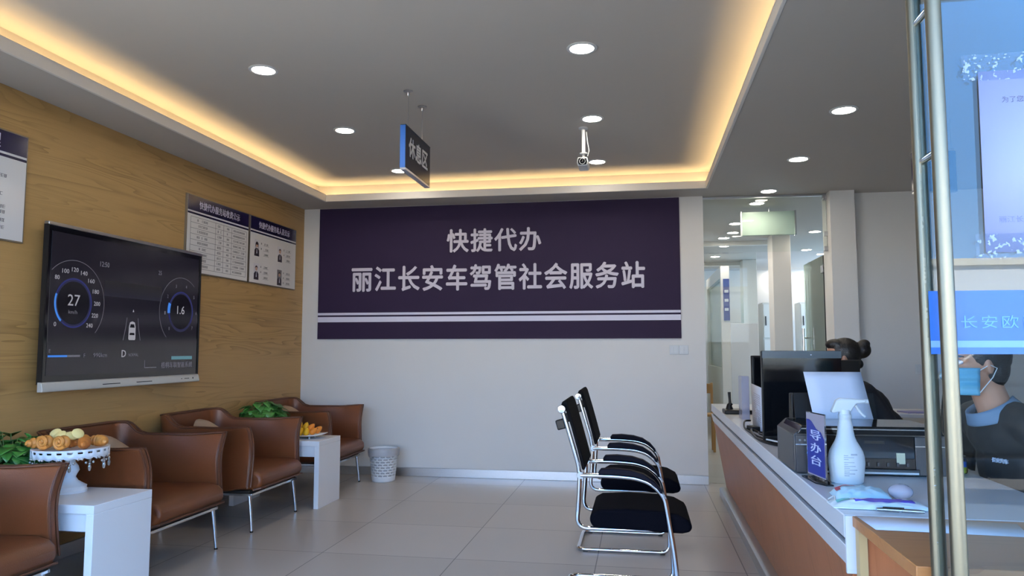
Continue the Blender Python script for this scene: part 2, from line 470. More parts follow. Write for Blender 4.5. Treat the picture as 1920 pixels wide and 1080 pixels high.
for i, (x0, x1, y0, y1) in enumerate(((TX0 - 0.085, TX0 - 0.07, TY0 - 0.05, TY1 + 0.05), (TX1 + 0.07, TX1 + 0.085, TY0 - 0.05, TY1 + 0.05),
                                     (TX0 - 0.05, TX1 + 0.05, TY1 + 0.07, TY1 + 0.085), (TX0 - 0.05, TX1 + 0.05, TY0 - 0.085, TY0 - 0.07))):
    struct('trim_%d' % (i + 1), B(x0, x1, y0, y1, zz, zz + 0.006), M_LED)
# shop front
struct('wall_front_header', B(XL - 0.1, XR, YF - 0.08, YF + 0.05, 2.62, 3.05), M_WALL)
struct('wall_front_right', B(1.80, XR + 0.1, YF - 0.08, YF + 0.05, 0, 2.62), M_WALL)
struct('pavement', B(-40, 40, -3.4, YF - 0.1, -0.10, -0.02), mat('pavement_slab', (150, 146, 140), 0.85, noise_amt=0.06, nscale=2))
struct('road', B(-60, 60, -40, -3.4, -0.16, -0.06), mat('asphalt', (62, 62, 64), 0.9, noise_amt=0.1, nscale=8))

struct('added_sky_blocker', B(XL - 0.1, XR, -0.35, YF - 0.1, 2.92, 3.05), MATS['roof_concrete'])  # unseen slab, added to cut the sky light falling near the door
# glass partition beside the back wall, with an open leaf
part = thing('glass_partition', 'tall clear glass partition between the banner wall and the right pillar', 'glass partition', (1.1, YB + 0.08, 0))
B(0.612, 1.742, YB + 0.075, YB + 0.087, 2.17, ZS - 0.004).build('transom_pane', M_GLASS, part)
B(0.612, 1.10, YB + 0.075, YB + 0.087, 0.002, 2.166).build('side_pane', M_GLASS, part)
for z in (2.675, 2.33, 2.19):
    B(1.71, 1.745, YB + 0.06, YB + 0.10, z - 0.025, z + 0.02).build('clamp', M_STEEL, part, bevel=0.003)
B(0.612, 1.742, YB + 0.068, YB + 0.094, ZS - 0.02, ZS - 0.001).build('top_channel', M_STEEL, part)
leaf = thing('glass_door_leaf', 'clear glass door leaf standing open behind the partition, with twin steel pull bars', 'door', (1.76, YB + 0.7, 0))
B(1.742, 1.754, YB + 0.27, YB + 1.12, 0.01, 2.15).build('pane', glass('leaf_glass', (0.86, 0.95, 0.89, 1), 1.08, 0.05, 0.35, (222, 236, 226)), leaf)  # pale green haze painted in for the reflection on the clear pane
B(1.740, 1.756, YB + 0.262, YB + 0.272, 0.01, 2.15).build('edge_seal', M_BLACKP, leaf)
for z in (2.02, 0.2): B(1.732, 1.764, YB + 0.262, YB + 0.34, z - 0.035, z + 0.035).build('hinge', M_STEEL, leaf, bevel=0.003)
for dx in (-0.055, 0.055):
    h = MB().tube([(1.748 + dx, YB + 1.0, 0.95), (1.748 + dx, YB + 1.0, 1.47)], 0.014, 12).build('pull_bar', M_CHROME, leaf)
    MB().tube([(1.748, YB + 1.0, 1.37), (1.748 + dx, YB + 1.0, 1.37)], 0.008, 8).build('standoff', M_CHROME, h)
    MB().tube([(1.748, YB + 1.0, 1.05), (1.748 + dx, YB + 1.0, 1.05)], 0.008, 8).build('standoff', M_CHROME, h)
sb = thing('sign_box', 'pale green translucent hanging panel behind the glass partition', 'sign', (1.32, 7.9, 2.41))
B(1.055, 1.585, 7.88, 7.92, 2.42, 2.665).build('panel', M_FROST, sb, bevel=0.004)
for x in (1.05, 1.585): B(x - 0.008, x + 0.008, 7.875, 7.925, 2.415, 2.67).build('edge_strip', M_STEEL, sb)
MB().tube([(1.33, 7.9, 2.665), (1.33, 7.9, ZS)], 0.006, 8).build('hanger', M_STEEL, sb)

# showroom behind the partition
for nm, x0, x1, y in (('column_near', 1.67, 1.89, 9.75), ('column_far', 1.67, 1.89, 12.5)):
    struct(nm, B(x0, x1, y, y + 0.35, 0, ZS), M_WALL, bevel=0.004)
struct('beam_near', B(0.61, 1.80, 10.32, 10.42, 2.655, ZS), M_WALL)
struct('beam_far', B(0.61, 1.80, 12.82, 12.92, 2.655, ZS), M_WALL)
w3 = MB()
w3.box(1.16, 1.28, 11.0, 11.1, 0, 2.45); w3.box(1.16, 1.28, 13.2, 13.35, 0, 2.45); w3.box(1.16, 1.28, 11.1, 13.2, 2.28, 2.45); w3.box(1.16, 1.28, 11.1, 13.2, 0, 0.98)
struct('wall_showroom', w3, M_WALL)
struct('window_1', B(1.205, 1.22, 11.1, 13.2, 0.98, 2.28), M_FROST)
struct('partition_low', B(1.28, 1.66, 10.98, 11.06, 0, 1.62), M_WHITEL, bevel=0.004)
bp = thing('poster', 'narrow blue poster on the showroom window post, seen through the partition', 'poster', (1.22, 10.98, 1.66))
B(1.19, 1.275, 10.975, 10.985, 1.66, 2.26).build('sheet', mat('poster_blue', (52, 58, 130), 0.4, noise_amt=0.4, nscale=30), bp)
for k in range(3): B(1.205, 1.26, 10.972, 10.976, 1.8 + k * 0.13, 1.84 + k * 0.13).build('print', M_PAPER, bp)
for i, (x0, x1, y, lab) in enumerate(((2.10, 2.42, 13.4, 'pale grey steel file cabinet seen between the two showroom columns'), (2.72, 3.16, 13.4, 'white steel file cabinet right of the near showroom column'))):
    fc = thing('file_cabinet', lab, 'cabinet', ((x0 + x1) / 2, y + 0.2, 0), 0, 'file cabinets in the showroom')
    B(x0, x1, y, y + 0.45, 0, 2.06).build('body', mat('cabinet_grey', (212, 212, 206), 0.45), fc, bevel=0.004)
    for (z0, z1) in ((0.06, 1.42), (1.45, 2.03)):
        d = B(x0 + 0.015, x1 - 0.015, y - 0.016, y - 0.001, z0, z1).build('door', mat('cabinet_door', (222, 222, 216), 0.45), fc, bevel=0.004)
        MB().tube([(x0 + 0.05, y - 0.03, (z0 + z1) / 2 - 0.08), (x0 + 0.05, y - 0.03, (z0 + z1) / 2 + 0.08)], 0.009, 8).build('handle', M_BLACKP, d)
dr = MB().sheet(lambda u, v: (2.95 + 0.75 * u, 12.0 + 0.05 * math.sin(u * 38) + 0.02 * math.sin(v * 9 + u * 20), 0.1 + v * (1.75 + 0.35 * min(1, u * 1.6) + 0.05 * math.sin(u * 17))), 60, 14).build('dust_sheet', mat('white_cloth', (226, 234, 228), 0.85), solid=0.006)
tag(dr, 'tall white dust sheet draped at the right of the showroom behind the open glass leaf', 'cloth')
frm = thing('garment_rail', 'rail holding up the white dust sheet at the back of the showroom', 'rail', (3.3, 12.06, 0))
MB().tube([(2.90, 12.12, 0), (2.90, 12.12, 2.12), (3.75, 12.12, 2.12), (3.75, 12.12, 0)], 0.014, 8).build('frame', M_STEEL, frm)

# ------------------------------------------------------------------ downlights
def make_downlight(x, y, z, label, group):
    t = thing('downlight', label, 'ceiling light', (x, y, z), 0, group)
    MB().lathe([(0.084, 0.002), (0.084, -0.004), (0.078, -0.007), (0.066, -0.006), (0.066, 0.002)], (0, 0, 0), 32, caps=False).build('trim_ring', M_WHITEP, t, local=True)
    MB().lathe([(0.0662, -0.003), (0.03, -0.0042), (0.001, -0.0045)], (0, 0, 0), 32, caps=False).build('lens', M_DOWN, t, local=True)
    return t
first = None
def downlight(x, y, z, label, group):
    global first
    if first is None: first = make_downlight(x, y, z, label, group); return first
    return dup(first, (x, y, z), label, group=group)
rows = ('nearest', 'middle', 'farthest')
for j, (y1, y2) in enumerate(((3.934, 3.934), (5.158, 5.187), (6.442, 6.419))):
    downlight(-2.162, y1, ZT, 'round ceiling downlight, %s of the left row inside the lit tray' % rows[j], 'downlights in the ceiling tray')
    downlight((-0.29, -0.314, -0.346)[j], y2, ZT, 'round ceiling downlight, %s of the right row inside the lit tray' % rows[j], 'downlights in the ceiling tray')
for j, (x, y) in enumerate(((1.249, 4.71), (1.222, 5.895), (1.192, 7.063))):
    downlight(x, y, ZS, 'round ceiling downlight above the counter, %s of three right of the tray' % rows[j], 'downlights above the counter')
sh = [(1.174, 7.646, 'above the pale panel'), (1.116, 8.855, 'left of the pale hanging panel, upper one'), (1.168, 9.546, 'left of the pale hanging panel, lower one'),
      (1.105, 9.988, 'third down the left line'), (1.196, 10.771, 'fourth down the left line'), (1.19, 11.998, 'fifth down the left line'), (1.11, 13.1, 'last and smallest of the left line'),
      (2.457, 14.0, 'low beside the far column'), (2.163, 9.631, 'highest of the right cluster beside the open leaf'), (2.429, 11.383, 'second of the right cluster'), (2.763, 11.936, 'rightmost of the right cluster'),
      (2.89, 13.095, 'fourth of the right cluster'), (3.053, 13.95, 'lowest of the right cluster')]
for x, y, s in sh: downlight(x, y, ZS, 'downlight spot seen in the partition, ' + s, 'downlights in the showroom')  # some of these are added for reflections of the room's own downlights

# ------------------------------------------------------------------ banner on the back wall
bn = thing('banner', 'large dark purple banner with silver Chinese lettering on the white back wall', 'banner', (-1.45, YB - 0.01, 1.352))
B(-3.268, 0.388, YB - 0.012, YB - 0.001, 1.354, 2.704).build('board', M_NAVY, bn)
text('快捷代办', (-1.424, YB - 0.014, 2.337), 0.96, 0.237, M_BTEXT, bn, bold=0.022, space=1.12)
text('丽江长安车驾管社会服务站', (-1.424, YB - 0.014, 1.966), 2.965, 0.262, M_BTEXT, bn, bold=0.022, space=1.10)
B(-3.266, 0.386, YB - 0.0155, YB - 0.0115, 1.598, 1.622).build('thin_stripe', M_BLINE, bn)
B(-3.266, 0.386, YB - 0.0155, YB - 0.0115, 1.527, 1.580).build('thick_stripe', M_BLINE, bn)

# wall switches
def switch(x, y, z, label, n=2):
    t = thing('wall_switch', label, 'switch', (x, y, z))
    for k in range(n):
        cx = x + (k - (n - 1) / 2) * 0.089
        pl = B(cx - 0.043, cx + 0.043, y - 0.009, y, z - 0.043, z + 0.043).build('plate', M_WHITEP, t, bevel=0.003)
        for q in (-1, 1): B(cx + q * 0.018 - 0.016, cx + q * 0.018 + 0.016, y - 0.012, y - 0.008, z - 0.03, z + 0.03).build('rocker', M_WHITEP, pl, bevel=0.001)
    return t
switch(0.363, YB, 1.245, 'double white switch plate under the right end of the banner', 2)
switch(2.55, YB + 0.10, 1.07, 'white switch plate on the right wall behind the steel door handles', 2)

# ------------------------------------------------------------------ wall notices (left wall)
def notice(y0, y1, title, tw, label):
    t = thing('notice_board', label, 'notice board', (XL, (y0 + y1) / 2, 1.847), 0, 'notice boards on the oak wall')
    x = XL
    B(x, x + 0.018, y0, y1, 1.845, 2.457).build('edge_frame', mat('notice_edge', (120, 112, 100), 0.3, 0.6), t)
    B(x + 0.017, x + 0.0195, y0 + 0.008, y1 - 0.008, 1.853, 2.449).build('sheet', M_NPAPER, t)
    B(x + 0.0190, x + 0.0203, y0 + 0.008, y1 - 0.008, 2.333, 2.449).build('title_band', M_NAVY2, t)
    B(x + 0.0190, x + 0.0203, y0 + 0.008, y1 - 0.008, 2.305, 2.320).build('title_rule', M_NAVY2, t)
    if title: text(title, (x + 0.021, (y0 + y1) / 2 + 0.0, 2.39), tw, 0.062, M_BTEXT, t, FACE_X, 0.02, 1.05, extrude=0.0006, res=2)
    return t, x + 0.0203
def marks(mb, x, y0, y1, z, h, step=None, skip=0.12, rnd=None):
    """a line of small illegible print"""
    rnd = rnd or random; step = step or h * 1.05; y = y0
    while y + step * 0.85 < y1:
        if rnd.random() > skip:
            k = step * 0.85
            mb.box(x - 0.0004, x + 0.0004, y, y + k, z + h * 0.36, z + h * 0.46)
            mb.box(x - 0.0004, x + 0.0004, y, y + k * 0.9, z - h * 0.42, z - h * 0.32)
            mb.box(x - 0.0004, x + 0.0004, y + k * 0.1, y + k * 0.25, z - h * 0.4, z + h * 0.4)
            if rnd.random() > 0.3: mb.box(x - 0.0004, x + 0.0004, y + k * 0.6, y + k * 0.78, z - h * 0.4, z + h * 0.45)
            if rnd.random() > 0.4: mb.box(x - 0.0004, x + 0.0004, y, y + k, z - h * 0.03, z + h * 0.07)
        y += step
n1, fx = notice(5.141, 6.058, '快捷代办服务站收费公示', 0.60, 'white notice with a ruled price table, behind the upper right corner of the screen')
ya, yb, za, zb = 5.19, 6.02, 1.885, 2.285
cols = [ya, ya + 0.345, ya + 0.465, ya + 0.59, yb]; rows_z = [zb - (zb - za) * k / 9 for k in range(10)]
g = MB()
for y in cols: g.box(fx - 0.0003, fx + 0.0003, y - 0.0016, y + 0.0016, za, zb)
for z in rows_z: g.box(fx - 0.0003, fx + 0.0003, ya, yb, z - 0.0013, z + 0.0013)
g.build('table_lines', M_INK, n1, flat=True)
g = MB(); rr = random.Random(3)
for k in range(9):
    z = (rows_z[k] + rows_z[k + 1]) / 2
    marks(g, fx, ya + 0.08 + 0.03 * rr.random(), ya + 0.27 - 0.04 * rr.random(), z, 0.02, rnd=rr)
    marks(g, fx, cols[1] + 0.03, cols[1] + 0.09, z, 0.02, rnd=rr); marks(g, fx, cols[2] + 0.05, cols[2] + 0.085, z, 0.018, rnd=rr)
    marks(g, fx, cols[3] + 0.025, cols[4] - 0.02, z, 0.018, rnd=rr)
g.build('small_print', M_INK, n1, flat=True)
n2, fx = notice(6.082, 6.985, '快捷代办服务站人员公示', 0.60, 'white notice with four portrait photos, nearest the corner of the back wall')
M_SUIT = mat('photo_suit', (44, 36, 48), 0.4); M_PSKIN = mat('photo_skin', (188, 150, 130), 0.4); M_PBG = mat('photo_ground', (206, 202, 206), 0.3); M_PBG2 = mat('photo_ground_dark', (128, 124, 128), 0.3)
rr = random.Random(5)
for i, (yc, zc) in enumerate(((6.205, 2.17), (6.645, 2.165), (6.205, 1.955), (6.645, 1.94))):
    ph = B(fx - 0.0006, fx + 0.0006, yc - 0.045, yc + 0.045, zc - 0.075, zc + 0.075).build('portrait_photo', M_PBG2 if i == 3 else M_PBG, n2)
    fig = MB().prism([(yc - 0.042, zc - 0.074), (yc + 0.042, zc - 0.074), (yc + 0.04, zc - 0.02), (yc + 0.018, zc + 0.0), (yc - 0.018, zc + 0.0), (yc - 0.04, zc - 0.02)], 'x', fx + 0.0002, fx + 0.0011)
    fig.build('suit', M_SUIT, ph)
    MB().prism([(yc + 0.006 * a, zc - 0.01 + 0.04 * b) for a, b in ((-1.2, -1), (1.2, -1), (0.4, 0.2), (-0.4, 0.2))], 'x', fx + 0.0004, fx + 0.0013).build('shirt', M_PAPER, ph)
    MB().prism(arc(yc, zc + 0.026, 0.019, 0, 2 * PI, 14)[:-1], 'x', fx + 0.0004, fx + 0.0014).build('face', M_PSKIN, ph)
    hr = 0.022 if i != 0 else 0.026
    MB().prism(arc(yc, zc + 0.032, hr, -0.1, PI + 0.1, 12) + ([(yc - 0.026, zc - 0.005), (yc - 0.018, zc + 0.03), (yc + 0.018, zc + 0.03), (yc + 0.026, zc - 0.005)] if i == 0 else [(yc - 0.012, zc + 0.04), (yc + 0.012, zc + 0.04)]), 'x', fx + 0.0004, fx + 0.0016).build('hair', M_SUIT, ph)
    g = MB()
    for k in range(3):
        z = zc + 0.05 - k * 0.048
        marks(g, fx, yc + 0.075, yc + 0.105, z, 0.017, rnd=rr); marks(g, fx, yc + 0.14, yc + 0.215, z, 0.017, rnd=rr)
        g.box(fx - 0.0003, fx + 0.0003, yc + 0.12, yc + 0.225, z - 0.0145, z - 0.0125)
    g.build('small_print', M_INK, n2, flat=True)
n3, fx = notice(2.74, 3.625, None, 0, 'white notice with paragraphs of print, cut off by the left picture edge')
g = MB(); rr = random.Random(9)
for z, y1 in ((2.25, 3.37), (2.20, 3.5), (2.165, 3.33), (2.13, 3.38), (2.10, 3.5), (2.03, 3.5), (2.0, 3.5), (1.955, 3.5), (1.915, 3.5), (1.893, 3.44)):
    marks(g, fx, 2.80, y1, z, 0.02, rnd=rr)
g.build('small_print', M_INK, n3, flat=True)
text('理', (fx + 0.0008, 3.40, 2.39), 0.075, 0.075, M_BTEXT, n3, FACE_X, 0.02, extrude=0.0006)

# ------------------------------------------------------------------ interactive screen on the left wall
tv = thing('wall_screen', 'large wall mounted flat screen showing a car dashboard, on the oak wall', 'screen', (XL, 4.48, 1.0))
B(-3.392, -3.372, 3.735, 5.235, 1.035, 1.985).build('housing', M_BLACKP, tv, bevel=0.006)
B(XL, -3.392, 4.1, 4.9, 1.25, 1.75).build('wall_bracket', M_STEEL, tv)
B(-3.385, -3.352, 3.722, 5.245, 1.972, 1.992).build('top_trim', M_STEEL, tv, bevel=0.003)
for y in (3.722, 5.238): B(-3.385, -3.354, y, y + 0.007, 1.05, 1.976).build('side_trim', M_BLACKP, tv)
B(-3.373, -3.362, 3.729, 5.238, 1.05, 1.974).build('bezel', M_BLACKG, tv)
bar = MB().prism([(-3.372, 1.006), (-3.34, 1.006), (-3.336, 1.015), (-3.346, 1.056), (-3.355, 1.062), (-3.372, 1.062)], 'y', 3.716, 5.240).build('lower_bar', mat('silver_bar', (206, 204, 196), 0.35, 0.3), tv, bevel=0.002)
for y in (4.20, 4.52): B(-3.343, -3.338, y, y + 0.16, 1.028, 1.033).build('speaker_slot', M_BLACKP, bar)
for k, y in enumerate((5.02, 5.06, 5.075, 5.09, 5.105, 5.16)): MB().ell((-3.341, y, 1.034), (0.004, 0.004 if k < 5 else 0.006, 0.004 if k < 5 else 0.008), nu=8, nv=6).build('port', M_BLACKP, bar)
M_SCR = mat('screen_dark', (24, 22, 26), 0.14, emit=(20, 20, 30), estr=0.6, spec=0.5)
scr = B(-3.363, -3.360, 3.760, 5.215, 1.098, 1.940).build('display', M_SCR, tv)
SX = -3.3594
E_W = emission('ui_white', (200, 200, 212), 0.5); E_G = emission('ui_grey', (122, 122, 136), 0.6); E_B = emission('ui_blue', (46, 60, 176), 0.5)
E_BL = emission('ui_bright_blue', (60, 130, 226), 0.9); E_D = emission('ui_deep_blue', (24, 28, 76), 0.6); E_C = emission('ui_cyan', (96, 146, 160), 0.7); E_BK = mat('ui_black', (14, 14, 20), 0.15)
def uring(cy, cz, ry0, rz0, ry1, rz1, a0, a1, m, name, n=48, dx=0.0):
    mb = MB(); vs = []; fs = []
    for i in range(n + 1):
        a = a0 + (a1 - a0) * i / n
        vs += [(SX + dx, cy + ry0 * math.cos(a), cz + rz0 * math.sin(a)), (SX + dx, cy + ry1 * math.cos(a), cz + rz1 * math.sin(a))]
    for i in range(n): fs.append((2 * i, 2 * i + 1, 2 * i + 3, 2 * i + 2))
    mb.add(vs, fs); return mb.build(name, m, scr, flat=True)
def urect(y0, y1, z0, z1, m, name, dx=0.0):
    return MB().add([(SX + dx, y0, z0), (SX + dx, y1, z0), (SX + dx, y1, z1), (SX + dx, y0, z1)], [(0, 1, 2, 3)]).build(name, m, scr, flat=True)
def utxt(b, y, z, w, h, m, bold=0.0): return text(b, (SX + 0.0006, y, z), w, h, m, scr, FACE_X, bold, extrude=0.0002, res=2, name='screen_text')
for k in range(4): urect(4.20, 4.78, 1.59 + k * 0.025, 1.59 + (k + 1) * 0.025, emission('ui_haze_%d' % k, (22, 23 - k // 2, 48 - k * 5), 0.6), 'horizon_glow', -0.0001)
# speed dial
uring(3.947, 1.528, 0.130, 0.130, 0.152, 0.152, 0, 2 * PI, E_D, 'dial_glow')
uring(3.947, 1.528, 0.143, 0.143, 0.1475, 0.1475, -2.2, 3.9, E_B, 'dial_ring', dx=0.0002)
uring(3.947, 1.528, 0.138, 0.138, 0.152, 0.152, 2.8, 4.0, E_BL, 'dial_pointer_arc', dx=0.0003)
uring(3.947, 1.528, 0.256, 0.256, 0.259, 0.259, -0.75, 2.35, E_G, 'outer_arc', dx=0.0002)
uring(3.947, 1.528, 0.0, 0.0, 0.130, 0.130, 0, 2 * PI, E_BK, 'dial_face', dx=0.0001)
utxt('27', 3.948, 1.545, 0.098, 0.068, E_W); utxt('km/h', 3.944, 1.474, 0.07, 0.022, E_G); utxt('12:50', 4.196, 1.79, 0.082, 0.032, E_G)
for i, s in enumerate(('0', '20', '40', '60', '80', '100', '120', '140', '160', '180', '200', '220', '240')):
    a = math.radians(225 - i * 22.5)
    y = 3.947 + 0.195 * math.cos(a); z = 1.565 + 0.195 * math.sin(a) - 0.03
    if y > 3.775: utxt(s, y, z, 0.018 * len(s), 0.026, E_W)
# rev counter
uring(5.010, 1.528, 0.130, 0.130, 0.150, 0.150, 0, 2 * PI, E_D, 'dial_glow')
uring(5.010, 1.528, 0.142, 0.142, 0.146, 0.146, -0.6, 3.6, E_B, 'dial_ring', dx=0.0002)
uring(5.010, 1.528, 0.130, 0.130, 0.160, 0.160, 2.75, 3.25, E_BL, 'dial_pointer_arc', dx=0.0003)
uring(5.010, 1.528, 0.250, 0.250, 0.253, 0.253, 0.9, 4.0, E_G, 'outer_arc', dx=0.0002)
uring(5.010, 1.528, 0.0, 0.0, 0.130, 0.130, 0, 2 * PI, E_BK, 'dial_face', dx=0.0001)
utxt('1.6', 5.008, 1.54, 0.088, 0.06, E_W); utxt('25', 4.75, 1.792, 0.036, 0.030, E_G)
for i, s in enumerate('01234567'):
    a = math.radians(225 - i * 38); utxt(s, 5.010 + 0.19 * math.cos(a), 1.535 + 0.19 * math.sin(a), 0.012, 0.024, E_G)
utxt('D', 4.407, 1.222, 0.042, 0.046, E_W, 0.02); utxt('NORMAL', 4.503, 1.213, 0.10, 0.020, E_G); utxt('990km', 4.19, 1.214, 0.12, 0.026, E_G); utxt('E', 3.72 + 0.06, 1.24, 0.012, 0.02, E_G); utxt('F', 4.055, 1.212, 0.014, 0.024, E_G)
urect(3.768, 4.02, 1.204, 1.216, E_G, 'fuel_track'); urect(3.768, 3.915, 1.204, 1.216, E_BL, 'fuel_level', 0.0002)
urect(4.915, 5.168, 1.176, 1.200, E_C, 'temperature_bar'); utxt('梧桐车联智能系统', 4.985, 1.138, 0.37, 0.042, E_G, 0.01)
urect(4.62, 4.625, 1.125, 1.175, E_G, 'caption_frame'); urect(4.62, 4.75, 1.122, 1.127, E_G, 'caption_frame')
utxt('▲', 4.485, 1.509, 0.014, 0.018, E_W)
cb = MB().prism([(4.445, 1.32), (4.447, 1.40), (4.456, 1.43), (4.480, 1.437), (4.504, 1.43), (4.513, 1.40), (4.515, 1.32), (4.508, 1.312), (4.452, 1.312)], 'x', SX, SX + 0.0004).build('car_icon', E_W, scr, flat=True)
MB().prism([(4.455, 1.395), (4.463, 1.418), (4.497, 1.418), (4.505, 1.395)], 'x', SX, SX + 0.0007).build('car_icon_window', E_BK, scr, flat=True)
MB().prism([(4.455, 1.345), (4.458, 1.36), (4.502, 1.36), (4.505, 1.345)], 'x', SX, SX + 0.0007).build('car_icon_window', E_BK, scr, flat=True)
for s in (-1, 1):
    MB().tube([(SX, 4.48 + s * 0.085, 1.31), (SX, 4.48 + s * 0.065, 1.39), (SX, 4.48 + s * 0.055, 1.46)], 0.0015, 6).build('lane_line', E_G, scr)

# ------------------------------------------------------------------ armchairs along the oak wall
def smooth(t): t = max(0.0, min(1.0, t)); return t * t * (3 - 2 * t)
def make_armchair(label):
    t = thing('armchair', label, 'armchair', (0, 0, 0), 0, 'brown leather armchairs')
    path = []
    n1 = 14
    for i in range(n1 + 1): path.append((0.34 - 0.62 * i / n1, -0.365))
    path += arc(-0.28, -0.245, 0.12, -PI / 2, -PI, 8)[1:]
    for i in range(1, 13): path.append((-0.40, -0.245 + 0.49 * i / 12))
    path += arc(-0.28, 0.245, 0.12, PI, PI / 2, 8)[1:]
    for i in range(1, n1 + 1): path.append((-0.28 + 0.62 * i / n1, 0.365))
    NP = len(path); NV = 14
    def top(x, y):
        arm = 0.705 + 0.012 * smooth((x - 0.1) / 0.24)
        k = smooth((-x - 0.20) / 0.14)
        return arm + (0.782 - arm) * k
    def pt(i, v, inner=False):
        x, y = path[i]
        a = path[max(0, i - 1)]; b = path[min(NP - 1, i + 1)]
        d = Vector((b[0] - a[0], b[1] - a[1])).normalized(); nrm = Vector((d.y, -d.x))      # points inwards
        front = smooth((x + 0.25) / 0.59)
        z0 = 0.275 + 0.03 * smooth((abs(x - 0.34) < 0.2) * (1 - (0.34 - x) / 0.2)) ; z1 = top(x, y)
        z = z0 + (z1 - z0) * v
        fr3 = smooth((x + 0.10) / 0.44)
        if v > 0.55: flare = 0.060 * ((v - 0.55) / 0.45) ** 2 * (0.12 + 0.88 * fr3)
        else: flare = 0.030 * ((0.55 - v) / 0.55) ** 1.5 * fr3
        bow = 0.0
        th = 0.044
        o = -flare + (th if inner else 0.0)
        return Vector((x + nrm.x * o + bow, y + nrm.y * o, z))
    m = MB(); vs = []; fs = []
    W_ = NV + 1
    for inner in (False, True):
        for i in range(NP):
            for j in range(W_): vs.append(pt(i, j / NV, inner))
    O = NP * W_
    for i in range(NP - 1):
        for j in range(NV):
            q = (i * W_ + j, (i + 1) * W_ + j, (i + 1) * W_ + j + 1, i * W_ + j + 1)
            fs.append(q); fs.append(tuple(O + k for k in reversed(q)))
        fs.append((i * W_ + NV, (i + 1) * W_ + NV, O + (i + 1) * W_ + NV, O + i * W_ + NV)); fs.append((i * W_, O + i * W_, O + (i + 1) * W_, (i + 1) * W_))
    for i in (0, NP - 1):
        for j in range(NV): fs.append((i * W_ + j, i * W_ + j + 1, O + i * W_ + j + 1, O + i * W_ + j))
    m.add(vs, fs)
    sh_ = m.build('shell', M_LEATHER, t, bevel=0.012, seg=3, local=True, ang=50)
    for inner, nm in ((False, 'outer_piping'), (True, 'inner_piping')):
        line = [pt(0, j / NV, inner) for j in range(NV)] + [pt(i, 1.0, inner) for i in range(NP)] + [pt(NP - 1, j / NV, inner) for j in range(NV - 1, -1, -1)]
        MB().tube(line, 0.006, 8).build(nm, M_PIPING, sh_, local=True)
    prof = [(-0.335, 0.275), (0.34, 0.275), (0.385, 0.30), (0.405, 0.335), (0.395, 0.375), (0.365, 0.402), (0.30, 0.414), (-0.335, 0.404)]
    MB().prism(prof, 'y', -0.318, 0.318).build('seat_cushion', M_LEATHER, t, bevel=0.022, seg=3, local=True)
    MB().tube([(0.35, -0.33, 0.285), (0.395, -0.318, 0.296), (0.395, 0.318, 0.296), (0.35, 0.33, 0.285)], 0.007, 8).build('seat_piping', M_PIPING, t, local=True)
    MB().prism([(-0.36, 0.262), (0.33, 0.262), (0.33, 0.28), (-0.36, 0.28)], 'y', -0.345, 0.345).build('underside', M_BLACKB, t, local=True)
    fr = MB()
    for s in (-1, 1): fr.box(-0.36, 0.345, s * 0.333 - 0.009, s * 0.333 + 0.009, 0.244, 0.262)
    fr.box(0.327, 0.345, -0.333, 0.333, 0.244, 0.262); fr.box(-0.36, -0.342, -0.333, 0.333, 0.244, 0.262)
    fr.build('frame_rail', M_CHROME, t, bevel=0.003, local=True)
    for sx_ in (-1, 1):
        for sy_ in (-1, 1):
            lg = MB().tube([(sx_ * 0.318, sy_ * 0.322, 0.25), (sx_ * 0.345, sy_ * 0.330, 0.008)], [0.013, 0.0095], 12).build('leg', M_CHROME, t, local=True)
            MB().lathe([(0.011, 0), (0.011, 0.01)], (sx_ * 0.3455, sy_ * 0.330, 0.0), 12).build('foot', M_BLACKP, lg, local=True)
    return t
AX = -2.985
ch1 = make_armchair('brown leather armchair at the lower left, only its right arm and seat inside the picture'); ch1.location = (AX, 2.70, 0)
dup(ch1, (AX, 4.055, 0), 'brown leather armchair under the screen, right behind the table with the pastry stand')
dup(ch1, (AX, 5.15, 0), 'brown leather armchair in the middle, just before the table with the fruit plate')
dup(ch1, (AX, 6.47, 0), 'brown leather armchair in the far corner, beside the waste bin')
def make_cushion(loc, rot, label):
    def fn(p, d):
        # squarish pillow
        u = max(abs(d.x), abs(d.y), 1e-4); k = 1.0
        ax, ay = abs(d.x), abs(d.y)
        r = (ax ** 2 + ay ** 2) ** 0.5
        if r > 1e-4:
            q = r / (ax ** 4 + ay ** 4) ** 0.25
            k = 1 + (q - 1) * 1.25 if q < 1 else q
        rr_ = r ** 0.6
        return Vector((p.x / max(r, 1e-4) * rr_ * k, p.y / max(r, 1e-4) * rr_ * k, p.z * (1 - 0.75 * r ** 3)))
    t = MB().ell((0, 0, 0), (0.172, 0.172, 0.065), nu=40, nv=20, fn=fn).build('cushion', M_CUSH, local=True)
    t.location = loc; t.rotation_euler = rot
    return tag(t, label, 'cushion', 'beige cushions on the armchairs')
cu = None
for y, r, lab in ((4.10, 0.55, 'beige cushion on the armchair under the screen'), (5.15, 0.62, 'beige cushion on the middle armchair'), (6.52, 0.6, 'beige cushion on the corner armchair'), (2.70, 0.6, 'beige cushion on the lower left armchair')):
    if cu is None: cu = make_cushion((AX - 0.20, y, 0.575), (0, math.radians(68), 0), lab); c_ = cu
    else: c_ = cu.copy(); COL.objects.link(c_); c_['label'] = lab
    c_.location = (AX - 0.17, y, 0.580); c_.rotation_euler = (Matrix.Rotation(math.radians(46), 3, 'Y') @ Matrix.Rotation(r, 3, 'Z')).to_euler()

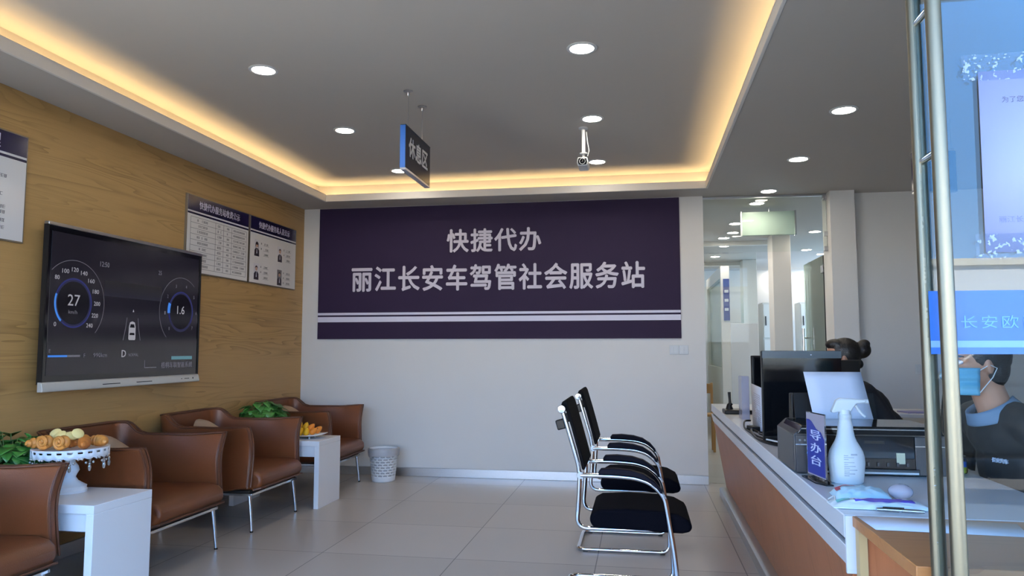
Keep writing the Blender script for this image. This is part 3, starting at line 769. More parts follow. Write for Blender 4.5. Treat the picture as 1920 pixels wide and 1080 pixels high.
# ------------------------------------------------------------------ white side tables
def make_table(loc, label):
    t = thing('side_table', label, 'side table', loc, 0, 'white side tables')
    B(-0.38, 0.38, -0.21, 0.21, 0.485, 0.525).build('tabletop', M_TABLE, t, bevel=0.002, local=True)
    for x in (-0.38, 0.34): B(x, x + 0.04, -0.21, 0.21, 0.0, 0.4849).build('side_panel', M_TABLE, t, bevel=0.002, local=True)
    for y in (-0.19, 0.172): B(-0.339, 0.339, y, y + 0.018, 0.40, 0.4849).build('apron', M_TABLE, t, bevel=0.001, local=True)
    return t
tb = make_table((-2.89, 3.345, 0), 'white side table with the pastry stand on it, between the two nearest armchairs')
dup(tb, (-2.885, 5.80, 0), 'white side table with the fruit plate on it, before the corner armchair')

# potted plants
def leaf_mesh(mb, c, d, up, L, Wd, fold=0.25, droop=0.3):
    d = d.normalized(); s = d.cross(up); s = s.normalized() if s.length > 1e-4 else Vector((1, 0, 0)); n = s.cross(d).normalized()
    prof = [(0.0, 0.25), (0.1, 0.8), (0.28, 1.0), (0.5, 0.86), (0.78, 0.45), (1.0, 0.02)]
    vs = []; fs = []
    for u, w in prof:
        p = c + d * (L * u) - n * (droop * L * u * u)
        vs += [p - s * (Wd * w / 2) + n * (fold * Wd * w / 2), p, p + s * (Wd * w / 2) + n * (fold * Wd * w / 2)]
    for i in range(len(prof) - 1):
        a = i * 3; fs += [(a, a + 1, a + 4, a + 3), (a + 1, a + 2, a + 5, a + 4)]
    mb.add(vs, fs)
def make_plant(loc, label, R, H, seed, potr=0.075, poth=0.12, leaf=(0.085, 0.085), n=120, name='potted_plant', lm=None):
    rr = random.Random(seed)
    t = thing(name, label, 'plant', loc)
    MB().lathe([(potr * 0.72, 0.0), (potr * 0.8, 0.01), (potr, poth), (potr * 1.05, poth), (potr * 1.05, poth - 0.012), (potr * 0.93, poth - 0.012), (potr * 0.9, poth - 0.02)], (0, 0, 0), 28).build('pot', M_POT, t, local=True)
    MB().lathe([(potr * 0.9, poth - 0.025), (0.002, poth - 0.015)], (0, 0, 0), 20, caps=False).build('soil', M_SOIL, t, local=True)
    mb = MB(); st = MB()
    for k in range(n):
        a = rr.uniform(0, 2 * PI); rad = R * math.sqrt(rr.random()) ; h = poth + H * (1 - (rad / R) ** 2 * 0.8) * rr.uniform(0.25, 1.0)
        base = Vector((math.cos(a) * potr * 0.4, math.sin(a) * potr * 0.4, poth - 0.02)); p = Vector((math.cos(a) * rad, math.sin(a) * rad, h))
        dirv = Vector((math.cos(a + rr.uniform(-0.8, 0.8)), math.sin(a + rr.uniform(-0.8, 0.8)), rr.uniform(-0.9, 0.05)))
        L = leaf[0] * rr.uniform(0.75, 1.2)
        leaf_mesh(mb, p, dirv, Vector((0, 0, 1)), L, leaf[1] * rr.uniform(0.8, 1.15))
        if k % 2 == 0: st.tube([base, (base + p) / 2 + Vector((0, 0, 0.03)), p], 0.0022, 5)
    mb.build('leaves', lm or M_LEAF, t, local=True, solid=0.0012)
    st.build('stems', M_STEM, t, local=True)
    return t
make_plant((-3.19, 3.38, 0.525), 'leafy green pot plant behind the pastry stand', 0.17, 0.20, 2, n=130)
make_plant((-3.08, 5.76, 0.525), 'leafy green pot plant behind the fruit plate', 0.17, 0.19, 4, n=140)

# ------------------------------------------------------------------ pastry stand and pastries
SCX, SCY = -2.885, 3.42
cs = thing('cake_stand', 'white pedestal cake stand with lacy rim and hanging crystal beads, on the near white table', 'cake stand', (SCX, SCY, 0.525))
M_STAND = mat('stand_white', (236, 238, 242), 0.35)
MB().lathe([(0.082, 0.0), (0.084, 0.012), (0.078, 0.02), (0.080, 0.03), (0.06, 0.042), (0.040, 0.056), (0.028, 0.075), (0.034, 0.09), (0.044, 0.108), (0.038, 0.13), (0.024, 0.15), (0.020, 0.18), (0.03, 0.205), (0.05, 0.214)], (SCX, SCY, 0.525), 36).build('pedestal', M_STAND, cs)
MB().lathe([(0.05, 0.212), (0.170, 0.214), (0.174, 0.220), (0.174, 0.226), (0.165, 0.222), (0.0, 0.220)], (SCX, SCY, 0.525), 48, caps=False).build('plate', M_STAND, cs)
sk = MB(); N = 144
for k in range(N):
    a0 = 2 * PI * k / N; a1 = 2 * PI * (k + 1) / N
    def zb_(a): return 0.186 - 0.008 * abs(math.sin(a * 12))
    def q(a, z, r=0.175): return (SCX + r * math.cos(a), SCY + r * math.sin(a), 0.525 + z)
    hole = (k % 6) in (2, 3, 4)
    levels = [0.226, 0.216, 0.206] 
    sk.add([q(a0, 0.226), q(a1, 0.226), q(a1, 0.217), q(a0, 0.217)], [(0, 1, 2, 3)])
    if not hole: sk.add([q(a0, 0.217), q(a1, 0.217), q(a1, 0.207), q(a0, 0.207)], [(0, 1, 2, 3)])
    sk.add([q(a0, 0.207), q(a1, 0.207), q(a1, zb_(a1)), q(a0, zb_(a0))], [(0, 1, 2, 3)])
sk.build('lace_rim', M_STAND, cs, solid=0.004)
for k in range(12):
    a = 2 * PI * (k + 0.3) / 12; px, py = SCX + 0.174 * math.cos(a), SCY + 0.174 * math.sin(a)
    b = MB()
    for i in range(5):
        f = i / 4.0; aa = a + (f - 0.5) * 0.42
        b.ell((SCX + 0.174 * math.cos(aa), SCY + 0.174 * math.sin(aa), 0.525 + 0.18 - 0.026 * math.sin(PI * f)), (0.0065, 0.0065, 0.0065), nu=8, nv=6)
    b.ell((px, py, 0.525 + 0.135), (0.008, 0.008, 0.017), nu=8, nv=6); b.tube([(px, py, 0.525 + 0.18), (px, py, 0.525 + 0.145)], 0.0014, 5)
    b.build('bead_strand', M_CRYS, cs)
zp = 0.525 + 0.227
def croissant(loc, rotz, label, s=1.0, m=None):
    pts = []; rs = []
    for i in range(25):
        f = i / 24.0; a = (f - 0.5) * 2.0
        pts.append(Vector((math.sin(a) * 0.085, math.cos(a) * 0.055 - 0.055, 0)) * s)
        rs.append(s * (0.007 + 0.022 * math.sin(PI * f) ** 0.8) * (1 + 0.10 * (1 if (i // 2) % 2 else -1)))
    o = MB().tube([p + Vector((0, 0, 0.026 * s)) for p in pts], rs, 14).build('croissant', m or M_BREAD, local=True)
    o.location = loc; o.rotation_euler = (0, 0, rotz); return tag(o, label, 'pastry', 'pastries on the cake stand')
def spiral(loc, label):
    pts = []
    for i in range(46):
        a = i / 45 * 2 * PI * 1.9; r = 0.004 + 0.029 * i / 45
        pts.append((r * math.cos(a), -0.0 - 0.006 * (1 - i / 45), r * math.sin(a) + 0.038))
    o = MB().tube(pts, 0.0092, 8).ell((0, 0.026, 0.036), (0.036, 0.024, 0.034)).build('spiral_roll', M_BREAD, local=True)
    o.location = loc; return tag(o, label, 'pastry', 'pastries on the cake stand')
croissant((SCX - 0.125, SCY - 0.055, zp), 0.9, 'golden croissant overhanging the left rim of the stand')
spiral((SCX - 0.055, SCY - 0.125, zp), 'spiral pastry roll at the front of the stand, left of two')
spiral((SCX + 0.040, SCY - 0.125, zp), 'spiral pastry roll at the front of the stand, right of two')
croissant((SCX + 0.095, SCY - 0.025, zp), -0.7, 'dark baked croissant at the front right of the stand', 0.95, M_BREADD)
croissant((SCX + 0.10, SCY + 0.075, zp), -0.2, 'golden croissant at the right rim of the stand', 0.95)
croissant((SCX - 0.04, SCY + 0.09, zp), 0.3, 'golden croissant at the back of the stand', 1.0)
croissant((SCX - 0.015, SCY - 0.01, zp), 0.1, 'dark croissant in the middle of the stand under the cream biscuits', 1.0, M_BREADD)
for i, (dx, dy, dz, rx, ry, lab) in enumerate(((-0.062, -0.035, 0.068, 0.9, 0.2, 'leftmost'), (-0.028, -0.045, 0.063, 0.6, -0.2, 'second from left'), (0.005, -0.03, 0.060, 0.4, 0.1, 'middle'), (0.028, -0.03, 0.06, 0.6, 0.1, 'second from right'), (0.056, -0.025, 0.070, 0.9, -0.15, 'rightmost'))):
    o = MB().lathe([(0.001, -0.007), (0.024, -0.008), (0.029, -0.003), (0.029, 0.004), (0.022, 0.009), (0.001, 0.010)], (0, 0, 0), 20).build('biscuit', M_CREAM, local=True)
    o.location = (SCX + dx, SCY + dy, zp + dz); o.rotation_euler = (rx, ry, 0.3 * i)
    tag(o, 'pale round cream biscuit on top of the pastries, %s of five' % lab, 'biscuit', 'cream biscuits on the cake stand')

# ------------------------------------------------------------------ fruit plate
FX, FY = -2.72, 5.80
fp = thing('fruit_plate', 'white footed plate with upturned tip, on the far white table', 'plate', (FX, FY, 0.525))
pl = MB()
def platef(u, v):
    a = (u - 0.5) * 2; b = (v - 0.5) * 2
    k = math.sqrt(max(0.0, 1 - 0.5 * b * b)); k2 = math.sqrt(max(0.0, 1 - 0.5 * a * a))
    x = a * k * 0.185; y = b * k2 * 0.125; r = (abs(x / 0.185) ** 2 + (y / 0.125) ** 2)
    return (FX + x, FY + y, 0.525 + 0.018 + 0.012 * r * r + 0.016 * max(0, x / 0.185) ** 3)
pl.sheet(platef, 24, 18).build('dish', M_POT, fp, solid=0.005)
for dx, dy in ((-0.09, -0.05), (0.06, -0.06), (0.06, 0.05), (-0.09, 0.05)): MB().lathe([(0.008, 0), (0.006, 0.02)], (FX + dx, FY + dy, 0.5252), 12).build('foot', M_POT, fp)
def make_fruit(m):
    t = thing('fruit', '', 'fruit', (0, 0, 0), 0, 'fruit on the white plate')
    MB().ell((0, 0, 0), (0.024, 0.024, 0.036), nu=14, nv=12, fn=lambda p, d: Vector((p.x * (1 - 0.25 * d.z), p.y * (1 - 0.25 * d.z), p.z))).build('flesh', m, t, local=True)
    MB().lathe([(0.006, 0.032), (0.004, 0.041), (0.001, 0.043)], (0, 0, 0), 8).build('tip', M_FTIP, t, local=True)
    return t
fy = make_fruit(M_FRUITY); fo = make_fruit(M_FRUITO); used = {}
def fruit(kind, dx, dy, dz, rot, lab):
    src = fy if kind == 'y' else fo
    if kind not in used: used[kind] = 1; o = src; o['label'] = lab
    else: o = dup(src, (0, 0, 0), lab)
    o.location = (FX + dx, FY + dy, 0.530 + dz); o.rotation_euler = rot
names = ['yellow fruit in the front row of the plate, leftmost', 'yellow fruit in the front row, second from the left', 'yellow fruit in the front row, third from the left', 'yellow fruit in the front row, fourth, at the right end']
for i in range(4): fruit('y', -0.125 + i * 0.052, -0.055, 0.052, (-0.5, 0.35, 0.2 * i), names[i])
for i in range(3): fruit('y', -0.110 + i * 0.055, 0.0, 0.092 - (i > 1) * 0.004, (-0.35, 0.4, 0.3 * i), 'yellow fruit in the top row of the heap, %s' % ('left', 'middle', 'right')[i])
for i in range(3): fruit('y', -0.12 + i * 0.056, 0.055, 0.055, (0.4, 0.4, 0.2), 'yellow fruit at the back of the heap, %s' % ('left', 'middle', 'right')[i])
fruit('o', 0.050, -0.005, 0.082, (-0.4, 0.7, 0.2), 'orange fruit on the right of the heap, uppermost')
fruit('o', 0.086, -0.04, 0.056, (-0.5, 0.9, 0.1), 'orange fruit on the right of the heap, front')
fruit('o', 0.100, 0.02, 0.062, (-0.2, 0.9, 0.3), 'orange fruit on the right of the heap, nearest the raised tip')

# ------------------------------------------------------------------ waste bin
wb = thing('waste_bin', 'white lattice waste bin with a clear liner against the back wall', 'waste bin', (-2.435, 6.90, 0))
m = MB(); NS, NR = 60, 24; z0, z1 = 0.0, 0.305
def bw(k, z): a = 2 * PI * k / NS; r = 0.108 + 0.030 * z / 0.305; return (r * math.cos(a), r * math.sin(a), z)
for j in range(NR):
    za_, zb2 = z0 + (z1 - z0) * j / NR, z0 + (z1 - z0) * (j + 1) / NR
    for k in range(NS):
        if 4 <= j <= 18 and j % 2 == 0 and (k + (j // 2) % 2 * 2) % 4 in (0, 1, 2): continue
        m.add([bw(k, za_), bw(k + 1, za_), bw(k + 1, zb2), bw(k, zb2)], [(0, 1, 2, 3)])
m.add([bw(k, 0.004) for k in range(NS)], [tuple(range(NS))])
m.build('basket', M_BIN, wb, solid=0.003, local=True, ang=30)
MB().lathe([(0.136, 0.298), (0.143, 0.298), (0.143, 0.308), (0.136, 0.308), (0.136, 0.298)], (0, 0, 0), 48, caps=False).build('rim', M_BIN, wb, local=True)
rr = random.Random(1)
lin_ = MB(); prof = [(0.110, 0.02), (0.13, 0.26), (0.139, 0.312), (0.149, 0.305), (0.150, 0.28), (0.147, 0.245)]
vs = []; fs = []
for i, (r, z) in enumerate(prof):
    for k in range(48):
        a = 2 * PI * k / 48; w = 0.005 * noise.noise(Vector((k * 0.5, i * 0.9, 0.3))) * (i > 2); rk = r + w; zk = z - (0.02 * (noise.noise(Vector((math.cos(a) * 2, math.sin(a) * 2, 5))) + 0.3) if i == 5 else 0)
        vs.append((rk * math.cos(a), rk * math.sin(a), zk))
for i in range(5):
    for k in range(48): l = (k + 1) % 48; fs.append((i * 48 + k, i * 48 + l, (i + 1) * 48 + l, (i + 1) * 48 + k))
lin_.add(vs, fs).build('liner', M_BAG, wb, local=True)

# ------------------------------------------------------------------ visitor chairs
def make_visitor(loc, label):
    t = thing('visitor_chair', label, 'chair', loc, 0, 'chrome visitor chairs facing the counter')
    def round_path(pts, r=0.05, n=5):
        P = [Vector(p) for p in pts]; out = [P[0]]
        for i in range(1, len(P) - 1):
            a = (P[i - 1] - P[i]); b = (P[i + 1] - P[i]); d = min(r, a.length * 0.45, b.length * 0.45)
            p0 = P[i] + a.normalized() * d; p1 = P[i] + b.normalized() * d
            for k in range(n + 1):
                f = k / n; out.append(p0 * (1 - f) ** 2 + P[i] * 2 * f * (1 - f) + p1 * f * f)
        return out + [P[-1]]
    arm_side = [(-0.245, 0.632), (-0.08, 0.632), (0.02, 0.625), (0.085, 0.606), (0.131, 0.57), (0.160, 0.530), (0.182, 0.40), (0.200, 0.28), (0.210, 0.17), (0.214, 0.014), (-0.345, 0.014)]
    ya_ = 0.235
    pts = [(x, -ya_, z) for x, z in arm_side] + [(x, ya_, z) for x, z in reversed(arm_side)]
    MB().tube(round_path(pts, 0.055), 0.0125, 12).build('sled_frame', M_CHROME, t, local=True)
    back = [(-0.338, 0.955), (-0.25, 0.655), (-0.255, 0.516), (-0.27, 0.372), (0.14, 0.376)]
    pts = [(x, -0.215, z) for x, z in back] + [(x, 0.215, z) for x, z in reversed(back)]
    MB().tube(round_path(pts, 0.06), 0.011, 12).build('seat_frame', M_CHROME, t, local=True)
    for s in (-1, 1):
        MB().tube([(-0.25, s * 0.215, 0.632), (-0.245, s * 0.245, 0.632)], 0.017, 12).build('arm_joint', M_CHROME, t, local=True)
        MB().lathe([(0.004, -0.016), (0.018, -0.015), (0.021, -0.008), (0.021, 0.008), (0.018, 0.014), (0.004, 0.016)], (-0.338, s * 0.222, 0.952), 18, axis='y').build('end_cap', M_CHROME, t, local=True)
        top = [(-0.158, 0.650), (-0.145, 0.667), (-0.08, 0.671), (0.0, 0.664), (0.06, 0.648), (0.11, 0.616), (0.145, 0.575), (0.150, 0.560), (0.140, 0.558), (0.125, 0.578), (0.08, 0.612), (0.02, 0.634), (-0.08, 0.642), (-0.155, 0.642)]
        MB().prism(top, 'y', s * ya_ - 0.026, s * ya_ + 0.026).build('arm_pad', M_PAD, t, bevel=0.008, seg=3, local=True)
    bk = []
    line = [(-0.345, 0.962), (-0.337, 0.988), (-0.320, 0.994), (-0.308, 0.975), (-0.274, 0.86), (-0.244, 0.75), (-0.223, 0.668), (-0.228, 0.652), (-0.240, 0.655), (-0.262, 0.75), (-0.292, 0.86), (-0.322, 0.955)]
    MB().prism(line, 'y', -0.212, 0.212).build('mesh_back', M_MESH, t, bevel=0.005, local=True)
    MB().tube([(-0.352, -0.20, 0.872), (-0.352, 0.20, 0.872)], 0.016, 12).build('back_rail', M_BLACKP, t, local=True)
    for s in (-1, 1): MB().obox((-0.345, s * 0.2, 0.875), (0.045, 0.03, 0.05), (0, -0.28, 0)).build('rail_bracket', M_BLACKP, t, bevel=0.006, local=True)
    prof = [(-0.205, 0.41), (-0.198, 0.445), (-0.16, 0.466), (-0.02, 0.474), (0.14, 0.470), (0.22, 0.457), (0.272, 0.43), (0.290, 0.40), (0.278, 0.375), (0.24, 0.366), (-0.16, 0.372), (-0.19, 0.386)]
    MB().prism(prof, 'y', -0.228, 0.228).build('seat', M_SEATF, t, bevel=0.022, seg=3, local=True)
    for x in (-0.3, 0.17):
        for s in (-1, 1): B(x - 0.015, x + 0.015, s * ya_ - 0.006, s * ya_ + 0.006, 0.0, 0.006).build('glide', M_BLACKP, t, local=True)
    return t
vc = make_visitor((-0.052, 3.955, 0), 'black mesh visitor chair with chrome sled frame, the nearer of the two')
dup(vc, (-0.052, 4.965, 0), 'black mesh visitor chair with chrome sled frame, the farther of the two')

# ------------------------------------------------------------------ reception counter (slightly out of square with the walls)
RC = thing('reception_counter', 'long reception counter with white top and slanted wood front', 'counter', (0.566, 2.29, 0), -0.008)
L_ = 4.40
def rc(mb, name, m, **k): return mb.build(name, m, RC, local=True, **k)
rc(B(0.0, 0.67, 0, L_, 0.715, 0.78), 'countertop', M_WHITEL, bevel=0.003)
rc(B(0.016, 0.66, 0.012, L_ - 0.012, 0.698, 0.7149), 'shadow_gap', M_BLACKP)
rc(MB().prism([(0.0, 0.697), (0.014, 0.63), (0.05, 0.63), (0.05, 0.697)], 'y', 0.0, L_), 'fascia_band', M_WHITEL, bevel=0.002)
rc(MB().prism([(0.018, 0.6295), (0.125, 0.0), (0.145, 0.0), (0.045, 0.6295)], 'y', 0.012, L_), 'front_panel', M_FRONTW)
rc(MB().prism([(0.055, 0.0), (0.055, 0.065), (0.075, 0.075), (0.125, 0.075), (0.125, 0.0)], 'y', 0.012, L_ + 0.0), 'kick_rail', M_STEEL, bevel=0.002)
rc(B(0.001, 0.67, -0.012, -0.0005, 0.62, 0.779), 'end_panel', M_WHITEL, bevel=0.001)
for y in (0.02, L_ * 0.5, L_ - 0.03): rc(MB().prism([(0.07, 0.6), (0.15, 0.0), (0.62, 0.0), (0.62, 0.698), (0.07, 0.698)], 'y', y, y + 0.02), 'support_panel', M_DESKW)

wd = thing('wooden_desk', 'wood topped desk joined to the near end of the reception counter', 'desk', (0.9, 2.05, 0))
B(0.584, 1.26, 1.778, 2.272, 0.752, 0.781).build('desktop', M_DESKW, wd, bevel=0.002)
B(0.590, 0.612, 2.235, 2.268, 0.0, 0.7515).build('leg', mat('pale_wood_edge', (186, 158, 112), 0.5), wd)
B(0.612, 1.255, 2.250, 2.268, 0.0, 0.7515).build('back_panel', M_FRONTW, wd)
B(1.235, 1.255, 1.79, 2.249, 0.0, 0.7515).build('side_panel', M_FRONTW, wd)

# ------------------------------------------------------------------ things on the counter
ZC = 0.7803
# display terminal with its glossy screen towards the street
at = thing('display_terminal', 'upright black glossy display standing on the counter behind the printer', 'monitor', (0.80, 4.02, ZC), 0)
B(0.617, 1.005, 4.00, 4.045, ZC + 0.0, 1.243).build('housing', M_BLACKP, at, bevel=0.006)
B(0.621, 1.001, 3.992, 4.0005, ZC + 0.03, 1.205).build('screen', M_BLACKG, at)
tsb = B(0.619, 1.003, 3.993, 4.001, 1.205, 1.241).build('top_bezel', mat('bezel_bluegrey', (44, 60, 72), 0.3), at)
MB().ell((0.858, 3.992, 1.222), (0.004, 0.002, 0.004), nu=10, nv=6).build('camera_lens', M_CHROME, tsb)
B(0.62, 0.70, 3.97, 4.06, ZC, ZC + 0.02).build('foot', M_BLACKP, at, bevel=0.003)
# monitors of the staff behind
def monitor(loc, rotz, w, h, label, base=True, z0=0.10):
    t = thing('monitor', label, 'monitor', loc, rotz, 'staff monitors on the counter')
    B(-w / 2, w / 2, -0.012, 0.02, z0, z0 + h).build('housing', M_BLACKP, t, bevel=0.006, local=True)
    B(-w / 2 + 0.012, w / 2 - 0.012, -0.014, -0.011, z0 + 0.018, z0 + h - 0.012).build('screen', M_BLACKG, t, local=True)
    B(-0.03, 0.03, 0.02, 0.05, 0.01, z0 + h * 0.6).build('stand', M_BLACKP, t, bevel=0.004, local=True)
    B(-0.11, 0.11, -0.07, 0.11, 0.0, 0.012).build('base', M_BLACKP, t, bevel=0.004, local=True)
    return t
monitor((0.93, 5.05, ZC), 0.25, 0.46, 0.30, 'black staff monitor standing left behind the glossy display', z0=0.13)
monitor((1.11, 4.42, ZC), PI + 0.95, 0.44, 0.29, 'black staff monitor turned to the seated clerk, seen from its back', z0=0.12)
# paper stand beside the terminal
ps = thing('paper_stand', 'white printed sheet standing in a clear holder left of the glossy display', 'sign', (0.66, 4.45, ZC))
def pf(u, v):
    a = Vector((0.664, 4.28)) * (1 - u) + Vector((0.692, 4.90)) * u
    return (a.x - 0.004 * v, a.y, ZC + 0.004 + v * 0.252)
MB().sheet(pf, 2, 2).build('sheet', M_PAPER, ps, solid=0.002)
g = MB(); rr = random.Random(11)
for k in range(7):
    v = 0.2 + k * 0.09
    for q_ in range(5):
        if rr.random() < 0.75:
            u = 0.2 + q_ * 0.12; p0 = Vector(pf(u, v)); p1 = Vector(pf(u + 0.10, v)); 
            for d in (0.0, 0.012): g.add([(p0.x - 0.0016, p0.y, p0.z + d), (p1.x - 0.0016, p1.y, p1.z + d), (p1.x - 0.0016, p1.y, p1.z + d + 0.005), (p0.x - 0.0016, p0.y, p0.z + d + 0.005)], [(0, 1, 2, 3)])
g.build('small_print', mat('faded_print', (170, 160, 172), 0.6), ps, flat=True)
B(0.666, 0.74, 4.30, 4.88, ZC, ZC + 0.004).build('holder_base', M_ACRYL, ps)
va = thing('acrylic_holder', 'narrow clear acrylic upright holder near the far end of the counter', 'sign', (0.69, 5.3, ZC))
MB().obox((0.695, 5.30, ZC + 0.145), (0.05, 0.16, 0.29), (0, 0, 0.0)).build('panel', glass('lilac_acrylic', (0.85, 0.85, 0.95, 1), 1.3, 0.1, 0.35, (222, 220, 240)), va, bevel=0.002)
ph = thing('desk_phone', 'black desk phone with upright handset near the far end of the counter', 'phone', (0.70, 5.72, ZC))
B(0.60, 0.80, 5.62, 5.80, ZC, ZC + 0.03).build('base', M_BLACKP, ph, bevel=0.008)
MB().tube([(0.645, 5.72, ZC + 0.03), (0.645, 5.72, ZC + 0.06), (0.66, 5.72, ZC + 0.075)], [0.028, 0.018, 0.015], 12).build('cradle', M_BLACKP, ph)
MB().tube([(0.65, 5.72, ZC + 0.055), (0.648, 5.72, ZC + 0.10), (0.645, 5.72, ZC + 0.155)], [0.012, 0.009, 0.011], 10).build('handset', M_BLACKP, ph)
# cables
def cable(name, pts, r, m, label):
    P = [Vector(p) for p in pts]; out = []
    for i in range(len(P) - 1):
        a = P[max(0, i - 1)]; b = P[i]; c = P[i + 1]; d = P[min(len(P) - 1, i + 2)]
        for k in range(8):
            t = k / 8; out.append(0.5 * ((2 * b) + (c - a) * t + (2 * a - 5 * b + 4 * c - d) * t * t + (3 * b - a - 3 * c + d) * t ** 3))
    out.append(P[-1])
    return tag(MB().tube(out, r, 8).build(name, m), label, 'cable', 'cables on the counter')
zc_ = ZC + 0.0072
cable('cable', [(0.672, 4.86, zc_ + 0.02), (0.63, 4.80, zc_ + 0.02), (0.605, 4.62, zc_), (0.605, 4.35, zc_), (0.625, 4.10, zc_), (0.70, 3.86, zc_), (0.80, 3.78, zc_)], 0.0055, M_BLACKP, 'black cable looping out from behind the white printed sheet')
cable('cable', [(0.648, 4.36, zc_), (0.614, 4.40, zc_ + 0.012), (0.600, 4.22, zc_), (0.602, 3.98, zc_), (0.66, 3.80, zc_), (0.76, 3.70, zc_)], 0.0065, M_BLACKP, 'thick black cable nearest the front edge of the counter')
cable('cable', [(0.652, 4.24, zc_ + 0.013), (0.632, 4.26, zc_ + 0.013), (0.622, 4.16, zc_ + 0.013), (0.640, 4.10, zc_ + 0.013), (0.652, 4.16, zc_ + 0.013)], 0.0045, M_BLACKP, 'thin black cable curled below the white printed sheet')
cable('cable', [(0.615, 3.90, zc_ + 0.016), (0.68, 3.74, zc_ + 0.016), (0.76, 3.66, zc_ + 0.01), (0.82, 3.62, zc_)], 0.004, M_WHITEP, 'white cable lying over the black ones behind the printer')
tag(MB().obox((0.642, 4.52, ZC + 0.014), (0.05, 0.10, 0.026), (0, 0, 0.2)).build('power_adapter', M_BLACKP, bevel=0.004), 'small black power adapter among the cables on the counter', 'adapter')
# keyboard-like tray at the counter's far part
# printer
PX0, PX1, PY0, PY1 = 0.574, 1.115, 3.00, 3.36
pr = thing('printer', 'wide black inkjet printer with a blank sheet in its rear feed', 'printer', ((PX0 + PX1) / 2, 3.18, ZC))
M_PRG = mat('printer_grey', (46, 49, 54), 0.35); M_PRD = mat('printer_dark', (20, 26, 38), 0.3)
MB().prism([(PX0, ZC + 0.006), (PX0 + 0.03, ZC), (PX1 - 0.03, ZC), (PX1, ZC + 0.006), (PX1, ZC + 0.145), (PX1 - 0.035, ZC + 0.178), (PX0 + 0.035, ZC + 0.178), (PX0, ZC + 0.145)], 'y', PY0 + 0.012, PY1).build('body', M_PRG, pr, bevel=0.003)
B(PX0 + 0.004, PX0 + 0.105, PY0, PY0 + 0.013, ZC + 0.004, ZC + 0.145).build('left_front', M_PRD, pr, bevel=0.002)
B(PX1 - 0.115, PX1 - 0.004, PY0, PY0 + 0.013, ZC + 0.004, ZC + 0.145).build('right_front', M_PRG, pr, bevel=0.002)
lid = MB().prism([(PX0 + 0.01, ZC + 0.150), (PX1 - 0.01, ZC + 0.150), (PX1 - 0.03, ZC + 0.181), (PX0 + 0.03, ZC + 0.181)], 'y', PY0 - 0.002, PY1 - 0.05).build('lid', M_BLACKG, pr, bevel=0.003)
B(PX0 + 0.025, PX1 - 0.025, PY0 - 0.004, PY0, ZC + 0.168, ZC + 0.172).build('lid_trim', M_CHROME, lid)
win = B(PX0 + 0.108, PX1 - 0.118, PY0 + 0.002, PY0 + 0.0118, ZC + 0.065, ZC + 0.146).build('front_window', M_BLACKG, pr)
B(PX0 + 0.25, PX0 + 0.32, PY0 + 0.0, PY0 + 0.004, ZC + 0.118, ZC + 0.128).build('carriage_mark', M_BLACKP, win)
trb = MB()
B(PX0 + 0.108, PX1 - 0.118, PY0 + 0.0, PY0 + 0.0118, ZC + 0.028, ZC + 0.064).build('paper_exit', M_BLACKP, pr)
ex = MB()
for k in range(9): ex.box(PX0 + 0.12 + k * 0.034, PX0 + 0.128 + k * 0.034, PY0 - 0.008, PY0 + 0.001, ZC + 0.036, ZC + 0.050)
ex.build('exit_rollers', M_PRG, pr)
B(PX0 + 0.36, PX0 + 0.39, PY0 - 0.0006, PY0 + 0.003, ZC + 0.045, ZC + 0.085).build('sticker', mat('pale_label', (206, 206, 176), 0.6), pr)
tr_ = B(PX0 + 0.105, PX1 - 0.105, PY0 - 0.012, PY0 + 0.002, ZC + 0.004, ZC + 0.027).build('output_tray', M_BLACKG, pr, bevel=0.002)
B(PX0 + 0.11, PX1 - 0.11, PY0 - 0.014, PY0 - 0.011, ZC + 0.009, ZC + 0.016).build('tray_trim', M_WHITEP, tr_)
B(PX0 + 0.004, PX0 + 0.108, PY0 - 0.0015, PY0 + 0.002, ZC + 0.108, ZC + 0.112).build('chrome_line', M_CHROME, pr)
B(PX1 - 0.115, PX1 - 0.004, PY0 - 0.0015, PY0 + 0.002, ZC + 0.108, ZC + 0.112).build('chrome_line', M_CHROME, pr)
for k in range(5): MB().lathe([(0.004, -0.0015), (0.004, 0.002)], (PX0 + 0.02 + k * 0.018, PY0, ZC + 0.126), 10, axis='y').build('button', mat('button_grey', (110, 116, 124), 0.4), pr)
MB().obox((0.82, 3.40, ZC + 0.215), (0.33, 0.008, 0.14), (-0.35, 0, 0)).build('paper_support', M_BLACKP, pr, bevel=0.002)
psheet = MB().sheet(lambda u, v: (0.719 + 0.236 * u - 0.018 * v, 3.335 + 0.09 * v, ZC + 0.1790 + 0.193 * v), 4, 6).build('paper_sheet', M_PAPER, solid=0.0008)
tag(psheet, 'blank white sheet standing up out of the rear feed of the printer', 'paper')
# phone stand with camera left of the sheet
pst = thing('card_reader', 'small black device with white label standing behind the printer, left of the sheet', 'device', (0.70, 3.55, ZC))
MB().obox((0.70, 3.60, ZC + 0.135), (0.055, 0.04, 0.27), (0.05, 0, 0.1)).build('body', M_BLACKP, pst, bevel=0.005)
B(0.712, 0.730, 3.565, 3.575, ZC + 0.185, ZC + 0.235).build('label', M_PAPER, pst)
